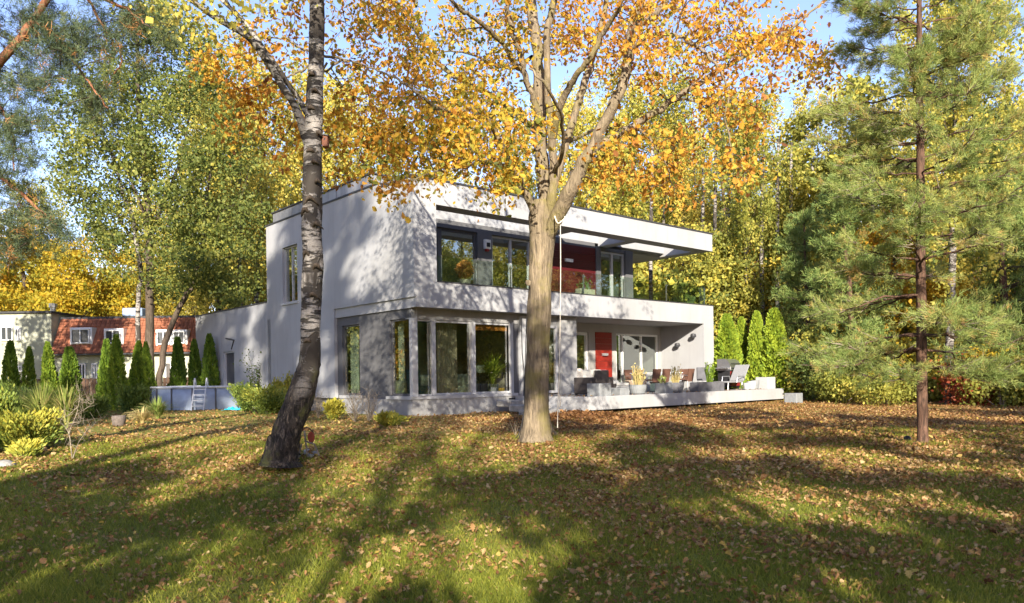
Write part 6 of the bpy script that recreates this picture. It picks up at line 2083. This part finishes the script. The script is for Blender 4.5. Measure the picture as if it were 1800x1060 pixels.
xs = axis(141, 600, 26)
ys = np.concatenate([-np.linspace(1, 0, 14)[:-1] ** 3 * 500 - 1, np.linspace(-1, 34, 110), 34 + (np.linspace(0, 1, 40)[1:] ** 3) * 900])
X, Y = np.meshgrid(xs, ys)
Z = gz(X, Y)
mound = .22 * np.exp(-((X - at(1010, 730, 21)[0]) ** 2 / 2.2 + (Y - 19.6) ** 2 / 1.2))
Z = Z + mound * .6
g = Geo()
nx = len(xs)
q = (np.arange(len(ys) - 1)[:, None] * nx + np.arange(nx - 1)[None]).ravel()
g.add(np.stack([X, Y, Z], -1).reshape(-1, 3), np.stack([q, q + 1, q + nx + 1, q + nx], 1))
m = M('lawn')
pc_ = m.n('ShaderNodeNewGeometry').outputs['Position']
big = m.noise(.35, 4, .6, pc_)
mid = m.noise(2.2, 4, .65, pc_)
fine = m.noise(32, 5, .7, pc_)
gr = m.ramp([(.3, (.08, .095, .016)), (.5, (.19, .20, .038)), (.72, (.40, .36, .08))], fine)
gr2 = m.mix(gr, (.13, .12, .035), m.ramp([(.45, (0, 0, 0)), (.7, (.6, .6, .6))], mid))
vo = m.n('ShaderNodeTexVoronoi', i_Scale=11.0, feature='F1'); m.l(pc_, vo.inputs['Vector'])
lit = m.ramp([(0, (.13, .065, .025)), (.3, (.27, .14, .045)), (.6, (.42, .24, .08)), (.85, (.50, .33, .12)), (1, (.16, .08, .03))], None)
sep = m.n('ShaderNodeSeparateColor'); m.l(vo.outputs['Color'], sep.inputs[0])
m.l(sep.outputs[0], lit.node.inputs[0])
# litter cover grows with distance and to the right, where the oak and the wood drop their leaves
sx = m.n('ShaderNodeSeparateXYZ'); m.l(pc_, sx.inputs[0])
mr = m.n('ShaderNodeMapRange'); m.l(sx.outputs[1], mr.inputs[0]); mr.inputs[1].default_value = 7; mr.inputs[2].default_value = 15; mr.inputs[3].default_value = .0; mr.inputs[4].default_value = .62
mx_ = m.n('ShaderNodeMapRange'); m.l(sx.outputs[0], mx_.inputs[0]); mx_.inputs[1].default_value = -9; mx_.inputs[2].default_value = 2; mx_.inputs[3].default_value = .1; mx_.inputs[4].default_value = 1
mul = m.n('ShaderNodeMath', operation='MULTIPLY'); m.l(mr.outputs[0], mul.inputs[0]); m.l(mx_.outputs[0], mul.inputs[1])
add = m.n('ShaderNodeMath', operation='SUBTRACT'); m.l(sep.outputs[1], add.inputs[0]); m.l(mul.outputs[0], add.inputs[1])
msk = m.ramp([(.0, (1, 1, 1)), (.12, (0, 0, 0))], add.outputs[0])
col = m.mix(gr2, lit, msk)
hb = m.mix(fine, sep.outputs[2], .5)
MT['lawn'] = m.done(m.bsdf(col, .95, normal=m.bump(hb, .9, .05), spec=.1))
link('lawn', g.mesh('lawn', MT['lawn'], smooth=True), None, kind='structure')

# grass blades
MT['blade'] = leaf_mat('grass_blade', [(0, (.09, .12, .015)), (.5, (.27, .30, .038)), (.8, (.48, .43, .07)), (1, (.55, .45, .15))], .5)
n = 300000
D = 4.2 * (16.0 / 4.2) ** rng.random(n)
pxx = rng.uniform(-120, 1960, n)
x = (pxx - 900) / F * D
pn = np.sin(x * 1.7 + 2) * np.cos(D * 1.3) + np.sin(x * 4.1 - D * 3.3) * .5
keep = rng.random(n) < .75 + .25 * pn
x, D = x[keep], D[keep]; n = len(x)
hgt = (rng.uniform(.02, .055, n) + .006 * D ** .5) * (1 + .25 * np.sin(x * 2.3) * np.cos(D * 1.9))
z = gz(x, D)
az = rng.random(n) * 6.283
lean = rng.uniform(.1, 1.1, n)
wd = .0018 + .0009 * D / 2.0
b = np.stack([x, D, z - .004], 1)
dv = np.stack([np.cos(az), np.sin(az), 0 * az], 1)
sd_ = np.stack([-np.sin(az * 1.7), np.cos(az * 1.7), 0 * az], 1) * wd[:, None]
tip = b + dv * (hgt * lean)[:, None] + np.array([0, 0, 1]) * hgt[:, None]
V = np.stack([b - sd_, b + sd_, tip], 1).reshape(-1, 3)
tt = np.clip(.45 + .16 * np.sin(x * .9 + 1) * np.cos(D * .8) + rng.normal(0, .17, n), 0, 1)
g = Geo(); g.add(V, (np.arange(n) * 3)[:, None] + np.arange(3)[None], np.repeat(tt, 3).astype(np.float32))
link('grass', g.mesh('grass', MT['blade']), None, kind='stuff')

# fallen leaves
MT['fallen'] = leaf_mat('fallen_leaf', [(0, (.09, .04, .018)), (.25, (.20, .09, .03)), (.5, (.36, .20, .075)), (.75, (.50, .35, .17)), (.9, (.54, .37, .07)), (1, (.30, .30, .07))], .25, rough=.6, spec=.3)
n = 345000
D = 4.2 * (32.0 / 4.2) ** (rng.random(n) ** .8)
pxx = rng.uniform(-220, 2060, n)
x = (pxx - 900) / F * D
dens = np.clip((D - 1.6) / 9, .10, 1) * np.clip((x + 2.5 + np.maximum(D - 11, 0) * .35) / 6, .34, 1) * np.clip(.65 + (D - 5) * .07, 0, 1) * 1.25
dens = dens * (.55 + .6 * np.clip(np.sin(x * 1.1 + np.sin(D * .9)) * np.cos(D * .7 + x * .3) * .5 + .5 + rng.normal(0, .1, n), 0, 1))
patch = np.sin(x * 2.9 + 1.1 * np.sin(D * 2.1)) * np.cos(D * 2.4 - x * .8) + .5 * np.sin(x * 6.3 + D * 4.7)
dens = dens * np.clip(.75 + .55 * patch, .1, 1.5)
keep = rng.random(n) < dens
# none under the house
hu = (x - HX) * math.cos(HR) + (D - HY) * math.sin(HR); hv = -(x - HX) * math.sin(HR) + (D - HY) * math.cos(HR)
keep &= ~((hu > -.1) & (hv > .2)) & ~((hu > 4.2) & (hv > -3.05) & (hu < 16.5))
keep &= ((x - PX) ** 2 + (D - PY) ** 2 > (PR + .1) ** 2)
x, D = x[keep], D[keep]
z = gz(x, D) + .015 + np.where(D < 14, rng.uniform(0, .03, len(x)), .01)
mound_ = .13 * np.exp(-((x - at(1010, 730, 21)[0]) ** 2 / 2.2 + (D - 19.6) ** 2 / 1.2)); z = z + mound_
P = np.stack([x, D, z], 1)
near = D < 9.5
tt = rng.beta(2.2, 2.0, len(x)) * .85 + .02
yel = rng.random(len(x)) < .10; tt = np.where(yel, rng.uniform(.82, .98, len(x)), tt)
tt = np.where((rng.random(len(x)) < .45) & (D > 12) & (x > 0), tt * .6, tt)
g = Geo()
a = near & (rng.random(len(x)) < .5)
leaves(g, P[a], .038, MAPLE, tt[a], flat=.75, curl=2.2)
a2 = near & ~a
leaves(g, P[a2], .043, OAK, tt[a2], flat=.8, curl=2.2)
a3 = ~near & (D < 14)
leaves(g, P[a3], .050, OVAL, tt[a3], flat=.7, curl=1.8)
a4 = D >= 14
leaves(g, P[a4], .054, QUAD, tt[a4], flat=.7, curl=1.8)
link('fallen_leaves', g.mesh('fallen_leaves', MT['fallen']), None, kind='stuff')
# leaves and longer grass gathered round the feet of the trees, and leaves blown onto the terrace
g, gb_ = Geo(), Geo()
for c_, r_, n_ in ((OB, .30, 900), (BB, .27, 700), (PB, .12, 500)):
    q_ = rng.random(n_) ** .8 * .75
    az = rng.random(n_) * 6.283
    x = c_[0] + (r_ + q_) * np.cos(az); y = c_[1] + (r_ + q_) * np.sin(az)
    z = gz(x, y) + .015 + .09 * np.exp(-q_ / .14) * rng.random(n_)
    leaves(g, np.stack([x, y, z], 1), .052, OAK, rng.beta(2, 2, n_) * .8, flat=.9, curl=2)
    m = 1400
    az = rng.random(m) * 6.283; q_ = np.abs(rng.normal(0, .10, m)) + .02
    b = np.stack([c_[0] + (r_ + q_) * np.cos(az), c_[1] + (r_ + q_) * np.sin(az), 0 * az], 1); b[:, 2] = gz(b[:, 0], b[:, 1]) - .005
    h_ = rng.uniform(.05, .13, m); sd_ = rng.normal(0, 1, (m, 3)) * .0035; sd_[:, 2] = 0
    tip = b + rng.normal(0, .35, (m, 3)) * h_[:, None] * [1, 1, 0] + np.array([0, 0, 1]) * h_[:, None]
    gb_.add(np.stack([b - sd_, b + sd_, tip], 1).reshape(-1, 3), (np.arange(m) * 3)[:, None] + np.arange(3)[None], np.repeat(np.clip(rng.normal(.45, .2, m), 0, 1), 3))
n_ = 420
uu, vv = rng.uniform(4.4, 16.3, n_), -2.8 + 3.0 * rng.random(n_) ** 1.6
pw = np.array([hp(a, b, .50) for a, b in zip(uu, vv)])
leaves(g, pw, .06, OAK, rng.beta(2, 2, n_) * .8, flat=.6, curl=2)
link('fallen_leaves', g.mesh('fallen_leaves', MT['fallen']), None, kind='stuff')
link('grass', gb_.mesh('grass', MT['blade']), None, kind='stuff')
# heap of reddish leaves by the steps
n = 5200
c = at(1010, 726, 20.2)
x = c[0] + rng.normal(0, .95, n) + .2; y = 19.8 + rng.normal(0, .75, n)
z = gz(x, y) + .02 + .26 * np.exp(-((x - c[0]) ** 2 / 2.2 + (y - 19.8) ** 2 / 1.2)) * rng.random(n)
g = Geo(); leaves(g, np.stack([x, y, z], 1), .08, OVAL, rng.uniform(.1, .42, n), flat=.7, curl=1.5)
link('leaf_heap', g.mesh('leaf_heap', MT['fallen']), None, kind='stuff')
